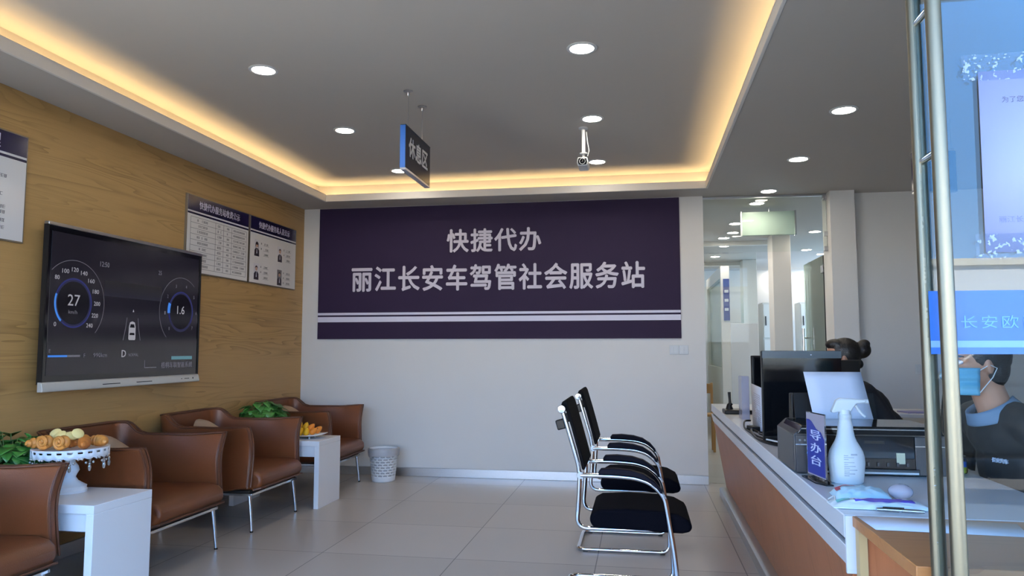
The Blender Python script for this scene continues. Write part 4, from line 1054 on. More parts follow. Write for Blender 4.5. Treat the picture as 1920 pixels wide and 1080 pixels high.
# acrylic sign
asg = thing('acrylic_sign', 'blue acrylic desk sign on a black foot, in front of the printer', 'sign', (0.62, 2.84, ZC))
p0, p1 = Vector((0.607, 2.935)), Vector((0.636, 2.775))
def asf(u, v, d=0.0):
    p = p0 * (1 - u) + p1 * u
    return (p.x - d, p.y - d * 0.2, ZC + 0.006 + v * 0.235)
MB().sheet(lambda u, v: asf(u, v), 1, 1).build('clear_plate', M_ACRYL, asg, solid=0.004)
bl = MB()
prof_b = [(0.04, 0.06), (0.96, 0.06), (0.96, 0.62), (0.80, 0.72), (0.55, 0.76), (0.32, 0.86), (0.20, 0.885), (0.04, 0.885)]
bl.add([asf(u, v, 0.0030) for u, v in prof_b], [tuple(range(len(prof_b)))])
MB().add([asf(0.02, 0.04, 0.0023), asf(0.98, 0.04, 0.0023), asf(0.98, 0.985, 0.0023), asf(0.02, 0.985, 0.0023)], [(0, 1, 2, 3)]).build('pale_layer', mat('painted_acrylic_glare', (150, 146, 160), 0.35), asg, flat=True)  # pale backing colour, painted for the reflection at the plate's top
bl.build('blue_print', mat('acrylic_blue', (24, 44, 138), 0.2), asg, flat=True, solid=0.0004)
ang = math.atan2((p1 - p0).y, (p1 - p0).x)
for k, chh in enumerate('导办台'):
    text(chh, asf(0.52, 0.66 - k * 0.19, 0.0040), 0.09, 0.034, mat('sign_pale', (190, 200, 232), 0.4), asg, (PI / 2, 0, ang), 0.02, extrude=0.0003)
MB().add([(0.585, 2.94, ZC), (0.60, 2.79, ZC), (0.625, 2.745, ZC), (0.650, 2.745, ZC), (0.650, 2.94, ZC), (0.585, 2.94, ZC + 0.005), (0.60, 2.79, ZC + 0.005), (0.625, 2.745, ZC + 0.005), (0.650, 2.745, ZC + 0.005), (0.650, 2.94, ZC + 0.005)],
         [(4, 3, 2, 1, 0), (5, 6, 7, 8, 9), (0, 1, 6, 5), (1, 2, 7, 6), (2, 3, 8, 7), (3, 4, 9, 8), (4, 0, 5, 9)]).build('foot', M_BLACKG, asg)
# spray bottle
sp = thing('spray_bottle', 'white trigger spray bottle on the counter in front of the printer', 'bottle', (0.715, 2.83, ZC))
prof = [(0.050, 0.0), (0.055, 0.004), (0.058, 0.03), (0.0625, 0.07), (0.0610, 0.092), (0.056, 0.112), (0.046, 0.130), (0.037, 0.146), (0.031, 0.162), (0.027, 0.182), (0.0255, 0.200), (0.0225, 0.214), (0.0205, 0.222), (0.0205, 0.238)]
MB().lathe(prof, (0.715, 2.83, ZC), 40, 1.0, 0.62).build('body', M_WHITEP, sp)
MB().lathe([(0.0225, 0.225), (0.0225, 0.238), (0.0205, 0.240), (0.020, 0.256)], (0.715, 2.83, ZC), 24).build('collar', M_WHITEP, sp)
hd = MB().prism([(0.668, 1.028), (0.676, 1.024), (0.694, 1.028), (0.735, 1.030), (0.742, 1.044), (0.752, 1.058), (0.782, 1.060), (0.786, 1.072), (0.700, 1.077), (0.686, 1.070)], 'y', 2.815, 2.845).build('spray_head', M_WHITEP, sp, bevel=0.004)
MB().tube([(0.752, 2.83, 1.052), (0.762, 2.83, 1.036), (0.776, 2.83, 1.018), (0.784, 2.83, 1.012)], [0.006, 0.006, 0.005, 0.004], 8).build('trigger', M_WHITEP, sp)
MB().lathe([(0.008, 0.0), (0.008, 0.012)], (0.782, 2.83, 1.066), 12, axis='x').build('nozzle', M_WHITEP, sp)
g = MB(); rr = random.Random(4)
for k in range(11):
    z = ZC + 0.098 - k * 0.0065 - (k > 2) * 0.004
    x0 = 0.698; x1 = x0 + (0.045 if k % 2 else 0.018) * rr.uniform(0.7, 1.0); y = 2.83 - 0.0392
    g.box(x0, x1, y, y + 0.006, z, z + 0.0016)
g.box(0.722, 0.742, 2.7912, 2.797, ZC + 0.112 - 0.012, ZC + 0.1045)
g.build('label_print', mat('pale_layer', (150, 158, 172), 0.5), sp, flat=True)
# pouches
def pouch(name, c, L, Wd, H, rotz, m, label, seed):
    t = thing(name, label, 'packet', c, rotz)
    rr2 = random.Random(seed)
    def top(u, v):
        a = (u - 0.5) * 2; b = (v - 0.5) * 2
        k = max(0.0, (1 - a ** 4)) ** 0.6 * max(0.0, (1 - b * b)) ** 0.55
        x = a * L / 2; y = b * Wd / 2 * (0.86 + 0.14 * (1 - abs(a) ** 3))
        return (x, y + 0.004 * noise.noise(Vector((a * 3, b * 2, seed))), 0.004 + H * k + 0.005 * noise.noise(Vector((a * 4, b * 4, seed + 3))) * (k > 0.05))
    mb = MB().sheet(top, 28, 16)
    def bot(u, v): p = top(u, v); return (p[0], p[1], 0.0012)
    mb.sheet(bot, 28, 16)
    nU, nV = 29, 17; O = nU * nV
    edge = [i for i in range(nU)] + [j * nU + nU - 1 for j in range(1, nV)] + [(nV - 1) * nU + i for i in range(nU - 2, -1, -1)] + [j * nU for j in range(nV - 2, 0, -1)]
    mb.f += [(edge[i], edge[(i + 1) % len(edge)], O + edge[(i + 1) % len(edge)], O + edge[i]) for i in range(len(edge))]
    mb.build('wrapper', m, t, local=True)
    return t, top
def strip(t, top, u0, u1, v0, v1, m, name, lift=0.0018):
    MB().sheet(lambda u, v: (lambda p: (p[0], p[1], p[2] + lift))(top(u0 + (u1 - u0) * u, v0 + (v1 - v0) * v)), 16, 4).build(name, m, t, local=True)
M_PK = mat('packet_white', (226, 238, 244), 0.35); M_PKB = mat('packet_pale_blue', (186, 220, 236), 0.35); M_PKP = mat('packet_purple', (86, 78, 190), 0.4); M_PKR = mat('packet_red', (176, 60, 84), 0.4); M_PKG = mat('packet_teal', (110, 190, 190), 0.4)
t1, f1 = pouch('wipe_packet', (0.685, 2.56, ZC), 0.165, 0.13, 0.030, -0.05, M_PKB, 'pale blue puffed packet with a dark red corner, before the spray bottle', 1.0)
strip(t1, f1, 0.09, 0.40, 0.52, 0.68, M_PKR, 'red_stripe'); strip(t1, f1, 0.05, 0.12, 0.30, 0.62, M_PKR, 'red_stripe')
t2, f2 = pouch('mask_packet', (0.695, 2.415, ZC), 0.27, 0.10, 0.018, 0.0, M_PK, 'long white packet with a purple stripe, at the near end of the counter', 2.0)
strip(t2, f2, 0.24, 0.86, 0.24, 0.54, M_PKP, 'purple_stripe'); strip(t2, f2, 0.06, 0.2, 0.34, 0.56, M_PKG, 'teal_stripe')
cable('elastic_loop', [(0.562 + 0.012, 2.50, ZC + 0.003), (0.585, 2.47, ZC + 0.018), (0.578, 2.43, ZC + 0.012), (0.575, 2.40, ZC + 0.004), (0.590, 2.40, ZC + 0.003)], 0.0022, M_WHITEP, 'white elastic loop hanging at the left of the packets').__setitem__('category', 'elastic')
tag(MB().ell((0.80, 2.545, ZC + 0.024), (0.036, 0.03, 0.024), nu=20, nv=12, fn=lambda p, d: p * (1 + 0.08 * noise.noise(d * 3))).build('plastic_wrap', glass('crumpled_wrap', (0.93, 0.9, 0.93, 1), 1.2, 0.2, 0.38, (236, 226, 236))), 'crumpled clear plastic wrapper right of the pale blue packet', 'wrapper')
# clip and paper on the desk
dk = MB().add([(0.592, 2.268, ZC + 0.0025), (0.990, 2.235, ZC + 0.0025), (0.955, 2.085, ZC + 0.0025), (0.598, 2.105, ZC + 0.0025)], [(0, 1, 2, 3)]).build('document_sheet', M_PAPER, solid=0.001)
tag(dk, 'white document sheet lying on the wood desk', 'paper')
cl = thing('pen', 'slim silver pen lying at the top of the document sheet', 'pen', (0.73, 2.335, ZC))
MB().tube([(0.668, 2.340, ZC + 0.008), (0.69, 2.340, ZC + 0.008), (0.775, 2.325, ZC + 0.008), (0.792, 2.322, ZC + 0.008)], [0.005, 0.0058, 0.0058, 0.004], 10).build('barrel', M_STEEL, cl)
MB().tube([(0.685, 2.336, ZC + 0.0150), (0.74, 2.330, ZC + 0.0150)], 0.0022, 6).build('clip', M_BLACKP, cl)
MB().lathe([(0.0065, -0.004), (0.0065, 0.004)], (0.73, 2.333, ZC + 0.008), 12, axis='x').build('ring', M_CHROME, cl)
jar = thing('small_jar', 'small clear jar with blue and green contents near the back edge of the counter', 'jar', (1.20, 3.12, ZC))
MB().lathe([(0.018, 0.0), (0.021, 0.004), (0.021, 0.05), (0.016, 0.056)], (1.20, 3.12, ZC), 20).build('glass', M_ACRYL, jar)
MB().lathe([(0.017, 0.003), (0.019, 0.024)], (1.20, 3.12, ZC), 16).build('green_beads', mat('lime', (190, 206, 60), 0.4), jar)
MB().lathe([(0.019, 0.0245), (0.019, 0.044)], (1.20, 3.12, ZC), 16).build('blue_beads', mat('cobalt', (52, 104, 196), 0.4), jar)
MB().lathe([(0.018, 0.057), (0.018, 0.066)], (1.20, 3.12, ZC), 16).build('lid', M_STEEL, jar)

# desk with papers behind the clerk
bd = thing('back_desk', 'white topped desk against the right wall behind the seated clerk', 'desk', (2.45, 6.5, 0))
B(1.98, 3.0, 6.25, 6.80, 0.72, 0.75).build('desktop', M_WHITEL, bd, bevel=0.003)
for x in (1.99, 2.97): B(x, x + 0.02, 6.27, 6.78, 0, 0.7199).build('side_panel', mat('desk_maple', (190, 168, 110), 0.5), bd)
pb = MB().obox((2.17, 6.42, 0.7535), (0.24, 0.18, 0.006), (0, 0, 0.15)).build('booklet', mat('lilac_cover', (132, 128, 176), 0.5)); tag(pb, 'lilac booklet lying on the white desk behind the clerk', 'booklet')
pb = MB().obox((2.02, 6.70, 0.757), (0.06, 0.04, 0.012), (0, 0, 0.2)).build('stapler', M_BLACKP, bevel=0.004); tag(pb, 'small black stapler at the back of the white desk', 'stapler')

# ------------------------------------------------------------------ hanging signs and camera
hs = thing('hanging_sign', 'dark hanging sign with blue edge reading 休息区, below the ceiling tray', 'sign', (-1.43, 4.6, 2.36))
SY0, SY1, SZ0, SZ1, SXc = 4.325, 4.875, 2.372, 2.640, -1.432
B(SXc - 0.016, SXc + 0.016, SY0 + 0.006, SY1 - 0.003, SZ0, SZ1).build('panel', M_BLUE, hs)
B(SXc + 0.0155, SXc + 0.0175, SY0 + 0.006, SY1 - 0.003, SZ0 + 0.002, SZ1 - 0.002).build('face', M_SIGNF, hs)
B(SXc - 0.0175, SXc - 0.0155, SY0 + 0.006, SY1 - 0.003, SZ0 + 0.002, SZ1 - 0.002).build('face', M_SIGNF, hs)
B(SXc - 0.017, SXc + 0.017, SY0, SY0 + 0.006, SZ0, SZ1).build('edge', M_BLUE, hs)
B(SXc - 0.018, SXc + 0.018, SY0 + 0.006, SY1, SZ0 - 0.012, SZ0).build('lower_rail', M_STEEL, hs)
B(SXc - 0.018, SXc + 0.018, SY0 + 0.006, SY1, SZ1, SZ1 + 0.006).build('upper_rail', M_BLACKP, hs)
text('休息区', (SXc + 0.0182, 4.60, 2.525), 0.42, 0.13, M_SIGNT, hs, FACE_X, 0.025, 1.0, extrude=0.0006)
for y in (4.425, 4.735):
    wr = MB().tube([(SXc, y, SZ1), (SXc, y, ZT)], 0.0018, 6).build('wire', M_STEEL, hs)
    MB().lathe([(0.030, 0.0), (0.030, -0.006), (0.010, -0.010), (0.008, -0.030), (0.004, -0.034)], (SXc, y, ZT), 18).build('ceiling_rose', M_STEEL, wr)
hs2 = thing('hanging_sign', 'dark purple hanging sign right of the counter, half hidden by the steel door handle', 'sign', (2.0, 5.02, 2.24))
B(1.725, 1.98, 5.0, 5.03, 2.245, 2.50).build('panel', M_NAVY2, hs2, bevel=0.002)
B(1.725, 1.98, 4.998, 5.032, 2.236, 2.245).build('lower_rail', M_STEEL, hs2)
for x in (1.74, 1.96):
    B(x - 0.012, x + 0.012, 5.0, 5.03, 2.50, 2.52).build('clip', M_CHROME, hs2)
    MB().tube([(x, 5.015, 2.52), (x, 5.015, ZS)], 0.0018, 6).build('wire', M_STEEL, hs2)
cc = thing('security_camera', 'white bullet security camera hanging from the ceiling tray on a short pole', 'camera', (-0.39, 5.4, 2.60))
MB().lathe([(0.035, 0), (0.035, -0.01), (0.016, -0.016)], (-0.392, 5.40, ZT), 20).build('ceiling_plate', M_WHITEP, cc)
MB().tube([(-0.392, 5.40, ZT - 0.01), (-0.392, 5.40, 2.70)], 0.014, 14).build('pole', M_WHITEP, cc)
MB().lathe([(0.028, 0.0), (0.03, 0.008), (0.016, 0.012)], (-0.392, 5.40, 2.69), 16).build('joint', M_WHITEP, cc)
MB().tube([(-0.392, 5.40, 2.695), (-0.392, 5.40, 2.64)], 0.011, 12).build('bracket', M_WHITEP, cc)
MB().tube([(-0.37, 5.41, 2.86), (-0.362, 5.41, 2.78), (-0.352, 5.42, 2.72), (-0.365, 5.43, 2.68)], 0.004, 6).build('cord', M_WHITEP, cc)
bd_ = []
for x, z in ((-0.034, -0.026), (0.034, -0.026), (0.042, 0.0), (0.034, 0.036), (-0.034, 0.036), (-0.042, 0.0)): bd_.append((-0.392 + x, 2.604 + z))
cb_ = MB().prism(bd_, 'y', 5.29, 5.46).build('body', M_WHITEP, cc, bevel=0.006)
fc_ = MB().prism([(-0.392 + (x + 0.392) * 0.8, 2.606 + (z - 2.606) * 0.8) for x, z in bd_], 'y', 5.284, 5.292).build('face', M_BLACKG, cb_, bevel=0.004)
MB().lathe([(0.019, -0.004), (0.022, -0.004), (0.022, 0.002), (0.019, 0.002), (0.019, -0.004)], (-0.392, 5.284, 2.608), 20, axis='y', caps=False).build('lens_ring', M_WHITEP, cb_)
MB().ell((-0.392, 5.283, 2.608), (0.010, 0.004, 0.010), nu=12, nv=8).build('lens', M_BLACKG, cb_)

# ------------------------------------------------------------------ glass shop door on the right, with handles, notice and blue band
YG = 1.70
door = bpy.data.objects.new('door_1', None); COL.objects.link(door); door['kind'] = 'structure'; door.location = (1.1, YG, 0)
B(0.602, 1.78, YG - 0.005, YG + 0.005, 0.01, 2.60).build('glass_pane', M_DGLASS, door)
B(0.602, 1.78, YG - 0.015, YG + 0.015, 0.0, 0.09).build('bottom_rail', M_STEEL, door)
for dy, nm in ((-0.052, 'outer_handle'), (0.055, 'inner_handle')):
    h = MB().tube([(0.622, YG + dy, 0.42), (0.622, YG + dy, 2.22)], 0.0155, 20).build(nm, M_ALU, door)
    for z in (1.98, 1.665, 0.62):
        MB().tube([(0.622, YG, z), (0.622, YG + dy, z)], 0.008, 12).build('standoff', M_CHROME, h)
dec = thing('window_band', 'blue adhesive band with white lettering across the glass door', 'decal', (1.2, YG - 0.006, 1.24))
B(0.604, 1.778, YG - 0.0068, YG - 0.0055, 1.240, 1.373).build('film', mat('decal_blue', (28, 92, 172), 0.4), dec)
B(0.604, 1.778, YG - 0.0074, YG - 0.0066, 1.254, 1.268).build('pale_stripe', mat('decal_pale', (120, 160, 200), 0.5), dec)
text('长安欧尚', (0.737, YG - 0.0078, 1.307), 0.146, 0.027, mat('decal_letter', (104, 160, 214), 0.5), dec, FACE_CAM, 0.0, 1.25, extrude=0.0003)
po = thing('notice_sheet', 'pale paper notice taped to the glass door', 'notice', (0.87, YG - 0.006, 1.452))
MB().add([(0.7215, YG - 0.0085, 1.842), (1.03, YG - 0.0085, 1.845), (1.03, YG - 0.0085, 1.455), (0.7185, YG - 0.0085, 1.452)], [(0, 3, 2, 1)]).build('sheet', mat('lilac_paper', (160, 166, 200), 0.55), po, solid=0.0012)
text('为了您的', (0.793, YG - 0.0094, 1.779), 0.056, 0.0135, mat('soft_print', (74, 80, 108), 0.6), po, FACE_CAM, 0.0, extrude=0.0002)
text('丽江长安车驾管社会服务站', (0.842, YG - 0.0094, 1.522), 0.19, 0.0135, mat('pale_soft_print', (118, 124, 156), 0.6), po, FACE_CAM, 0.0, extrude=0.0002)
def tape_mat():
    m = glass('tape_film', (0.96, 0.97, 1, 1), 1.2, 0.2, 0.10, (235, 240, 250)); n = m.node_tree
    if 'speck' not in n.nodes:
        t = n.nodes.new('ShaderNodeTexCoord'); v = n.nodes.new('ShaderNodeTexNoise'); v.name = 'speck'; v.inputs['Scale'].default_value = 130; v.inputs['Detail'].default_value = 1
        r = n.nodes.new('ShaderNodeMapRange'); r.inputs['From Min'].default_value = 0.60; r.inputs['From Max'].default_value = 0.66; r.inputs['To Min'].default_value = 0.05; r.inputs['To Max'].default_value = 0.5
        n.links.new(t.outputs['Object'], v.inputs['Vector']); n.links.new(v.outputs['Fac'], r.inputs[0])
        for x in n.nodes:
            if x.type == 'MIX_SHADER' and abs(x.inputs[0].default_value - 0.10) < 1e-4: n.links.new(r.outputs[0], x.inputs[0])
    return m
def tape(x0, x1, z0, z1, seed):
    mb = MB(); rr3 = random.Random(seed)
    mb.add([(x0, YG - 0.0094, z0), (x1, YG - 0.0094, z0 + 0.002), (x1, YG - 0.0094, z1 + 0.002), (x0, YG - 0.0094, z1)], [(0, 1, 2, 3)])
    mb.build('clear_tape', tape_mat(), po)
tape(0.690, 1.03, 1.822, 1.880, 1); tape(0.700, 1.03, 1.437, 1.492, 2)

# ------------------------------------------------------------------ people
def make_person(loc, rotz, label, lean, mask=False, bun=False, hairm=None, jm=None, collar=None, scale=1.0, zoff=0.0):
    t = thing('person', label, 'person', loc, rotz)
    nb = Vector((lean, 0, 1.02 + zoff)); hc = Vector((lean + 0.065, 0, 1.195 + zoff)); ch = Vector((lean * 0.72, 0, 0.84 + zoff * 0.7)); pv = Vector((0, 0, 0.52))
    b = MB()
    # torso, neck
    b.ell(pv, (0.12, 0.165, 0.12)); b.ell((pv + ch) / 2, (0.105, 0.145, 0.20)); b.ell(ch, (0.115, 0.165, 0.17)); b.ell(ch + Vector((lean * 0.15, 0, 0.10)), (0.10, 0.17, 0.09))
    b.cap(nb + Vector((-0.015, 0, -0.05)), hc + Vector((-0.02, 0, -0.06)), 0.062, 0.055)
    # head
    b.ell(hc + Vector((-0.008, 0, 0.025)), (0.094, 0.074, 0.090)); b.ell(hc + Vector((0.025, 0, -0.035)), (0.066, 0.062, 0.078)); b.ell(hc + Vector((0.055, 0, -0.088)), (0.030, 0.036, 0.026))
    b.ell(hc + Vector((0.094, 0, -0.022)), (0.020, 0.014, 0.018)); b.cap(hc + Vector((0.082, 0, 0.015)), hc + Vector((0.098, 0, -0.018)), 0.008, 0.012)
    b.ell(hc + Vector((0.082, 0, -0.058)), (0.012, 0.024, 0.009))
    for s in (-1, 1):
        b.ell(hc + Vector((-0.005, s * 0.074, -0.008)), (0.018, 0.008, 0.030), (0, 0.2, s * 0.4))
        b.ell(hc + Vector((0.062, s * 0.04, 0.022)), (0.024, 0.02, 0.010))
        shd = ch + Vector((lean * 0.22, s * 0.175, 0.145)); el = Vector((lean * 0.5 - 0.02, s * 0.245, 0.76)); wr = Vector((lean * 0.5 + 0.20, s * 0.13, 0.655))
        b.cap(ch + Vector((lean * 0.2, s * 0.06, 0.15)), shd, 0.06, 0.055); b.cap(shd, el, 0.050, 0.040); b.cap(el, wr, 0.040, 0.026)
        hd_ = wr + Vector((0.07, -s * 0.02, -0.022)); b.ell((wr + hd_) / 2 + Vector((0.02, 0, 0)), (0.052, 0.038, 0.015))
        for k, ln in enumerate((0.065, 0.075, 0.070, 0.055)):
            a = hd_ + Vector((0.012, s * (0.027 - k * 0.018), 0.0)); m_ = a + Vector((ln * 0.5, 0, 0.008)); e_ = m_ + Vector((ln * 0.45, 0, -0.012))
            b.cap(a, m_, 0.0095, 0.009, 8); b.cap(m_, e_, 0.009, 0.0075, 8)
        th0 = wr + Vector((0.025, -s * 0.03, 0)); b.cap(th0, th0 + Vector((0.035, -s * 0.028, 0.0)), 0.0115, 0.010, 8); b.cap(th0 + Vector((0.035, -s * 0.028, 0)), th0 + Vector((0.062, -s * 0.028, -0.004)), 0.010, 0.008, 8)
        hip = Vector((0.02, s * 0.09, 0.50)); kn = Vector((0.42, s * 0.11, 0.50)); an = Vector((0.40, s * 0.11, 0.09))
        b.cap(hip, kn, 0.080, 0.055); b.cap(kn, an, 0.052, 0.036); b.cap(an, an + Vector((0.14, 0, -0.05)), 0.036, 0.028)
    b.build('body', M_SKIN, t, local=True, remesh=0.0065, smooth_it=4)
    # jacket
    j = MB()
    j.ell((pv + ch) / 2 + Vector((0, 0, -0.02)), (0.135, 0.175, 0.24)); j.ell(ch, (0.140, 0.190, 0.185)); j.ell(ch + Vector((lean * 0.15, 0, 0.10)), (0.120, 0.195, 0.10))
    for s in (-1, 1):
        shd = ch + Vector((lean * 0.22, s * 0.175, 0.145)); el = Vector((lean * 0.5 - 0.02, s * 0.245, 0.76)); wr = Vector((lean * 0.5 + 0.20, s * 0.13, 0.655))
        j.cap(ch + Vector((lean * 0.2, s * 0.05, 0.155)), shd, 0.072, 0.070); j.cap(shd, el, 0.068, 0.056); j.cap(el, wr + Vector((-0.02, 0, 0)), 0.056, 0.040)
    j.build('jacket', jm or M_JACKET, t, local=True, remesh=0.009, smooth_it=3)
    tr2 = MB()
    tr2.ell(pv, (0.13, 0.175, 0.125))
    for s in (-1, 1):
        hip = Vector((0.02, s * 0.09, 0.50)); kn = Vector((0.42, s * 0.11, 0.50)); an = Vector((0.40, s * 0.11, 0.13))
        tr2.cap(hip, kn, 0.090, 0.066); tr2.cap(kn, an, 0.064, 0.056)
    tr2.build('trousers', M_TROUS, t, local=True, remesh=0.011, smooth_it=3)
    sh2 = MB()
    for s in (-1, 1): an = Vector((0.40, s * 0.11, 0.055)); sh2.cap(an + Vector((-0.03, 0, -0.005)), an + Vector((0.15, 0, -0.018)), 0.046, 0.036)
    sh2.build('shoes', M_BLACKP, t, local=True, remesh=0.009, smooth_it=2)
    # hair
    h = MB()
    def hairfn(p, d):
        return p
    h.ell(hc + Vector((-0.022, 0, 0.034)), (0.098, 0.084, 0.094)); h.ell(hc + Vector((-0.045, 0, -0.01)), (0.062, 0.076, 0.085)); h.ell(hc + Vector((0.03, 0, 0.085)), (0.062, 0.062, 0.035))
    if bun:
        h.ell(hc + Vector((-0.118, 0, 0.050)), (0.056, 0.056, 0.052)); h.ell(hc + Vector((-0.132, 0.01, 0.088)), (0.036, 0.034, 0.028)); h.ell(hc + Vector((-0.085, 0, 0.05)), (0.045, 0.045, 0.05)); h.ell(hc + Vector((-0.105, 0.0, -0.035)), (0.022, 0.03, 0.028)); h.ell(hc + Vector((-0.07, 0, -0.05)), (0.035, 0.05, 0.05))
    h.build('hair', M_HAIR, t, local=True, remesh=0.006, smooth_it=2)
    for s in (-1, 1):
        e1 = MB().ell(hc + Vector((0.0765, s * 0.031, 0.008)), (0.010, 0.013, 0.009), nu=10, nv=8).build('eye', M_PAPER, t, local=True)
        MB().ell(hc + Vector((0.0845, s * 0.031, 0.008)), (0.004, 0.006, 0.006), nu=10, nv=6).build('iris', M_HAIR, e1, local=True)
        MB().tube([hc + Vector((0.083, s * 0.016, 0.026)), hc + Vector((0.084, s * 0.032, 0.031)), hc + Vector((0.072, s * 0.05, 0.026))], 0.0035, 6).build('eyebrow', M_HAIR, t, local=True)
    if mask:
        mk = MB()
        def mf(u, v):
            a = (u - 0.5) * 2 * 1.35; z = -0.012 - 0.098 * v
            r = 0.080 + 0.034 * math.cos(a) ** 2 * (1 - 0.9 * abs(v - 0.30)) + 0.0025 * math.sin(v * 22)
            return hc + Vector((0.012 + r * math.cos(a) * 1.02, 0.92 * r * math.sin(a) * (1 - 0.12 * v), z))
        mo = mk.sheet(mf, 20, 16).build('face_mask', mat('mask_blue', (96, 168, 196), 0.7), t, local=True, solid=0.002)
        for s in (-1, 1):
            MB().tube([mf(0.5 + s * 0.5, 0.08), hc + Vector((0.0, s * 0.080, 0.0)), hc + Vector((-0.022, s * 0.086, -0.012)), hc + Vector((-0.01, s * 0.078, -0.045)), mf(0.5 + s * 0.5, 0.9)], 0.0018, 6).build('ear_loop', M_WHITEP, mo, local=True)
    if collar:
        cl_ = MB()
        def cf(u, v):
            a = -2.6 + 5.2 * u; r = 0.070 + 0.022 * v
            c0 = nb + Vector((0.0, 0, 0.0))
            return c0 + Vector((r * math.cos(a) + 0.03 * (1 - v), r * math.sin(a), 0.030 - 0.045 * v - 0.05 * math.cos(a) * 0.7))
        cl_.sheet(cf, 28, 5).build('collar', collar, t, local=True, solid=0.012)
    return t, nb, ch
make_person((1.555, 4.86, 0), PI, 'seated clerk with dark hair in a bun, half hidden behind the glossy display', 0.27, bun=True)
p2, nb2, ch2 = make_person((1.585, 3.04, 0), PI + 0.12, 'person in a dark jacket and pale blue face mask seated behind the glass door', 0.30, mask=True, jm=mat('near_black_jacket', (9, 12, 15), 0.7, bump=0.4, bscale=25), collar=mat('pale_blue_collar', (104, 130, 156), 0.7), zoff=0.0)
text('长安汽车', (0.30 * 0.72 + 0.142, 0.10, 0.86), 0.06, 0.016, M_PAPER, p2, (PI / 2, 0, PI / 2 + 0.35), 0.01, name='chest_logo', extrude=0.003, local=True)
# stools and office chairs that carry them
def office_chair(loc, rotz, label, frame):
    t = thing('office_chair', label, 'chair', loc, rotz)
    MB().prism([(-0.22, 0.355), (0.22, 0.355), (0.25, 0.375), (0.22, 0.395), (-0.22, 0.395)], 'y', -0.22, 0.22).build('seat', M_BLACKP, t, bevel=0.012, local=True)
    MB().tube([(0, 0, 0.355), (0, 0, 0.10)], 0.028, 14).build('gas_lift', M_CHROME, t, local=True)
    for k in range(5):
        a = 2 * PI * k / 5
        l = MB().tube([(0, 0, 0.12), (0.27 * math.cos(a), 0.27 * math.sin(a), 0.075)], [0.026, 0.016], 10).build('leg', M_BLACKP, t, local=True)
        MB().lathe([(0.026, -0.014), (0.030, -0.008), (0.030, 0.008), (0.026, 0.014)], (0.27 * math.cos(a), 0.27 * math.sin(a), 0.0305), 14, axis='y').build('castor', M_BLACKP, l, local=True)
    MB().tube([(-0.18, 0, 0.372), (-0.27, 0, 0.40), (-0.29, 0, 0.62)], 0.02, 10).build('back_post', M_BLACKP, t, local=True)
    MB().sheet(lambda u, v: (-0.275 - 0.06 * v + 0.03 * (2 * u - 1) ** 2, 0.2 * (2 * u - 1), 0.56 + 0.46 * v), 10, 8).build('mesh_back', M_MESH, t, local=True, solid=0.02)
    if frame:
        MB().tube([(-0.30, -0.12, 0.95), (-0.305, -0.12, 1.165), (-0.305, 0.12, 1.165), (-0.30, 0.12, 0.95)], 0.007, 8).build('headrest_frame', M_BLACKP, t, local=True)
    return t
office_chair((1.60, 4.86, 0), PI + 0.1, 'black office chair carrying the clerk behind the counter', False)
office_chair((1.66, 6.05, 0), 0.0, 'black office chair with a thin headrest frame at the white back desk', True)
office_chair((1.63, 3.06, 0), PI + 0.45, 'black office chair carrying the person behind the glass door', False)

# ------------------------------------------------------------------ far plant, wooden chair
fpz = thing('ficus_plant', 'dark leafy ficus in a tall pot behind the far showroom column', 'plant', (1.72, 13.35, 0))
MB().lathe([(0.15, 0.0), (0.19, 0.42), (0.20, 0.42), (0.20, 0.44), (0.17, 0.44), (0.16, 0.40)], (0, 0, 0), 28).build('pot', M_POT, fpz, local=True)
MB().tube([(0, 0, 0.4), (0.02, 0, 0.7), (-0.02, 0, 1.0)], [0.02, 0.016, 0.01], 8).build('trunk', M_SOIL, fpz, local=True)
mb = MB(); rr = random.Random(6)
for k in range(330):
    a = rr.uniform(0, 2 * PI); zz_ = rr.uniform(0.55, 1.30); w = 0.34 * math.sin(PI * (zz_ - 0.42) / 1.0) ** 0.7; rad = w * math.sqrt(rr.random())
    leaf_mesh(mb, Vector((rad * math.cos(a) - 0.04, rad * math.sin(a), zz_)), Vector((math.cos(a), math.sin(a), rr.uniform(-0.9, 0.2))), Vector((0, 0, 1)), rr.uniform(0.07, 0.11), rr.uniform(0.04, 0.055))
mb.build('leaves', M_LEAFD, fpz, local=True, solid=0.0012)
wc = thing('wooden_chair', 'small wooden chair half hidden at the right end of the back wall', 'chair', (0.76, 9.55, 0))
MW = mat('chair_wood', (176, 132, 78), 0.5, noise_amt=0.1)
B(0.63, 0.90, 9.42, 9.70, 0.43, 0.46).build('seat', MW, wc, bevel=0.006)
for x in (0.635, 0.865):
    B(x, x + 0.03, 9.44, 9.47, 0, 0.43).build('leg', MW, wc, bevel=0.004)
    B(x, x + 0.03, 9.64, 9.67, 0, 0.43).build('leg', MW, wc, bevel=0.004)
    B(x, x + 0.03, 9.67, 9.70, 0.46, 0.83).build('back_post', MW, wc, bevel=0.004)
B(0.64, 0.89, 9.675, 9.695, 0.70, 0.82).build('back_rail', MW, wc, bevel=0.004)

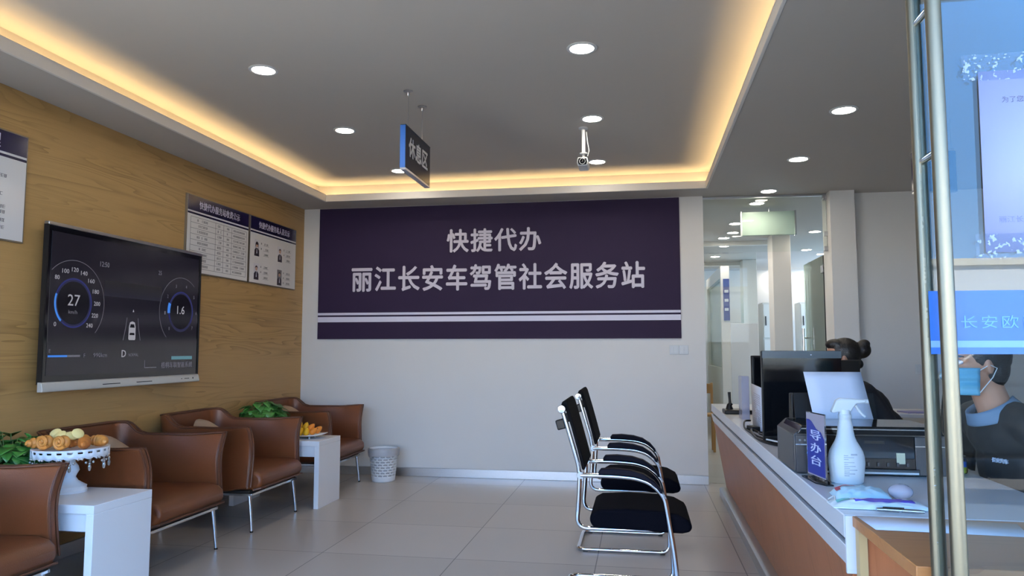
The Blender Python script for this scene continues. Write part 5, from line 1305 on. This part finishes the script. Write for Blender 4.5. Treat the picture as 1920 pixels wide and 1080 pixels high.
# ------------------------------------------------------------------ across the street (seen only as a reflection in the glass door)
sbld = thing('street_building', 'low white building across the street, mirrored in the glass door', 'building', (10, -26, 0))
B(-24, 44, -34, -26, -0.1, 4.3).build('wall', mat('street_white', (252, 251, 248), 0.8, noise_amt=0.03), sbld)
B(-24.2, 44.2, -34.2, -25.8, 4.3, 4.55).build('parapet', mat('street_cream', (226, 216, 196), 0.8), sbld)
for k in range(8): B(-20 + k * 8, -16 + k * 8, -26.02, -25.98, 0.2, 1.15).build('window', M_BLACKG, sbld)

car = thing('parked_car', 'dark parked car on the street, mirrored in the glass door', 'car', (3.9, -5.6, -0.06))
M_CARP = mat('dark_car_paint', (14, 18, 22), 0.25, spec=0.5, coat=0.3)
cx0, zc0 = 3.9, -0.06
low = [(-2.25, 0.35), (-2.2, 0.72), (-1.95, 0.86), (-1.05, 0.94), (1.7, 0.97), (2.15, 0.90), (2.25, 0.6), (2.2, 0.30), (1.85, 0.24), (-1.95, 0.24)]
MB().prism([(cx0 + a, zc0 + b) for a, b in low], 'y', -6.45, -4.65).build('body', M_CARP, car, bevel=0.06, seg=3)
top_ = [(-1.1, 0.93), (-0.35, 1.48), (0.2, 1.56), (1.15, 1.52), (1.95, 0.96)]
MB().prism([(cx0 + a, zc0 + b) for a, b in top_], 'y', -6.32, -4.78).build('cabin', M_CARP, car, bevel=0.05, seg=3)
for y in (-4.772, -6.328):
    MB().prism([(cx0 + a, zc0 + b) for a, b in ((-0.85, 0.98), (-0.28, 1.42), (0.28, 1.48), (0.28, 0.98))], 'y', y - 0.006, y + 0.006).build('side_window', M_BLACKG, car)
    MB().prism([(cx0 + a, zc0 + b) for a, b in ((0.36, 0.98), (0.36, 1.48), (1.08, 1.44), (1.6, 0.99))], 'y', y - 0.006, y + 0.006).build('side_window', M_BLACKG, car)
for x in (-1.4, 1.4):
    for y in (-4.75, -6.35):
        w_ = MB().lathe([(0.24, -0.10), (0.32, -0.09), (0.33, 0.0), (0.32, 0.09), (0.24, 0.10)], (cx0 + x, y, zc0 + 0.33), 28, axis='y').build('wheel', M_BLACKP, car)
        MB().lathe([(0.05, -0.11), (0.21, -0.105), (0.21, 0.105), (0.05, 0.11)], (cx0 + x, y, zc0 + 0.33), 20, axis='y').build('rim', M_STEEL, w_)
for y in (-4.66, -6.44): B(cx0 - 2.2, cx0 - 1.9, y - 0.02, y + 0.02, zc0 + 0.66, zc0 + 0.78).build('headlamp', M_CHROME, car)
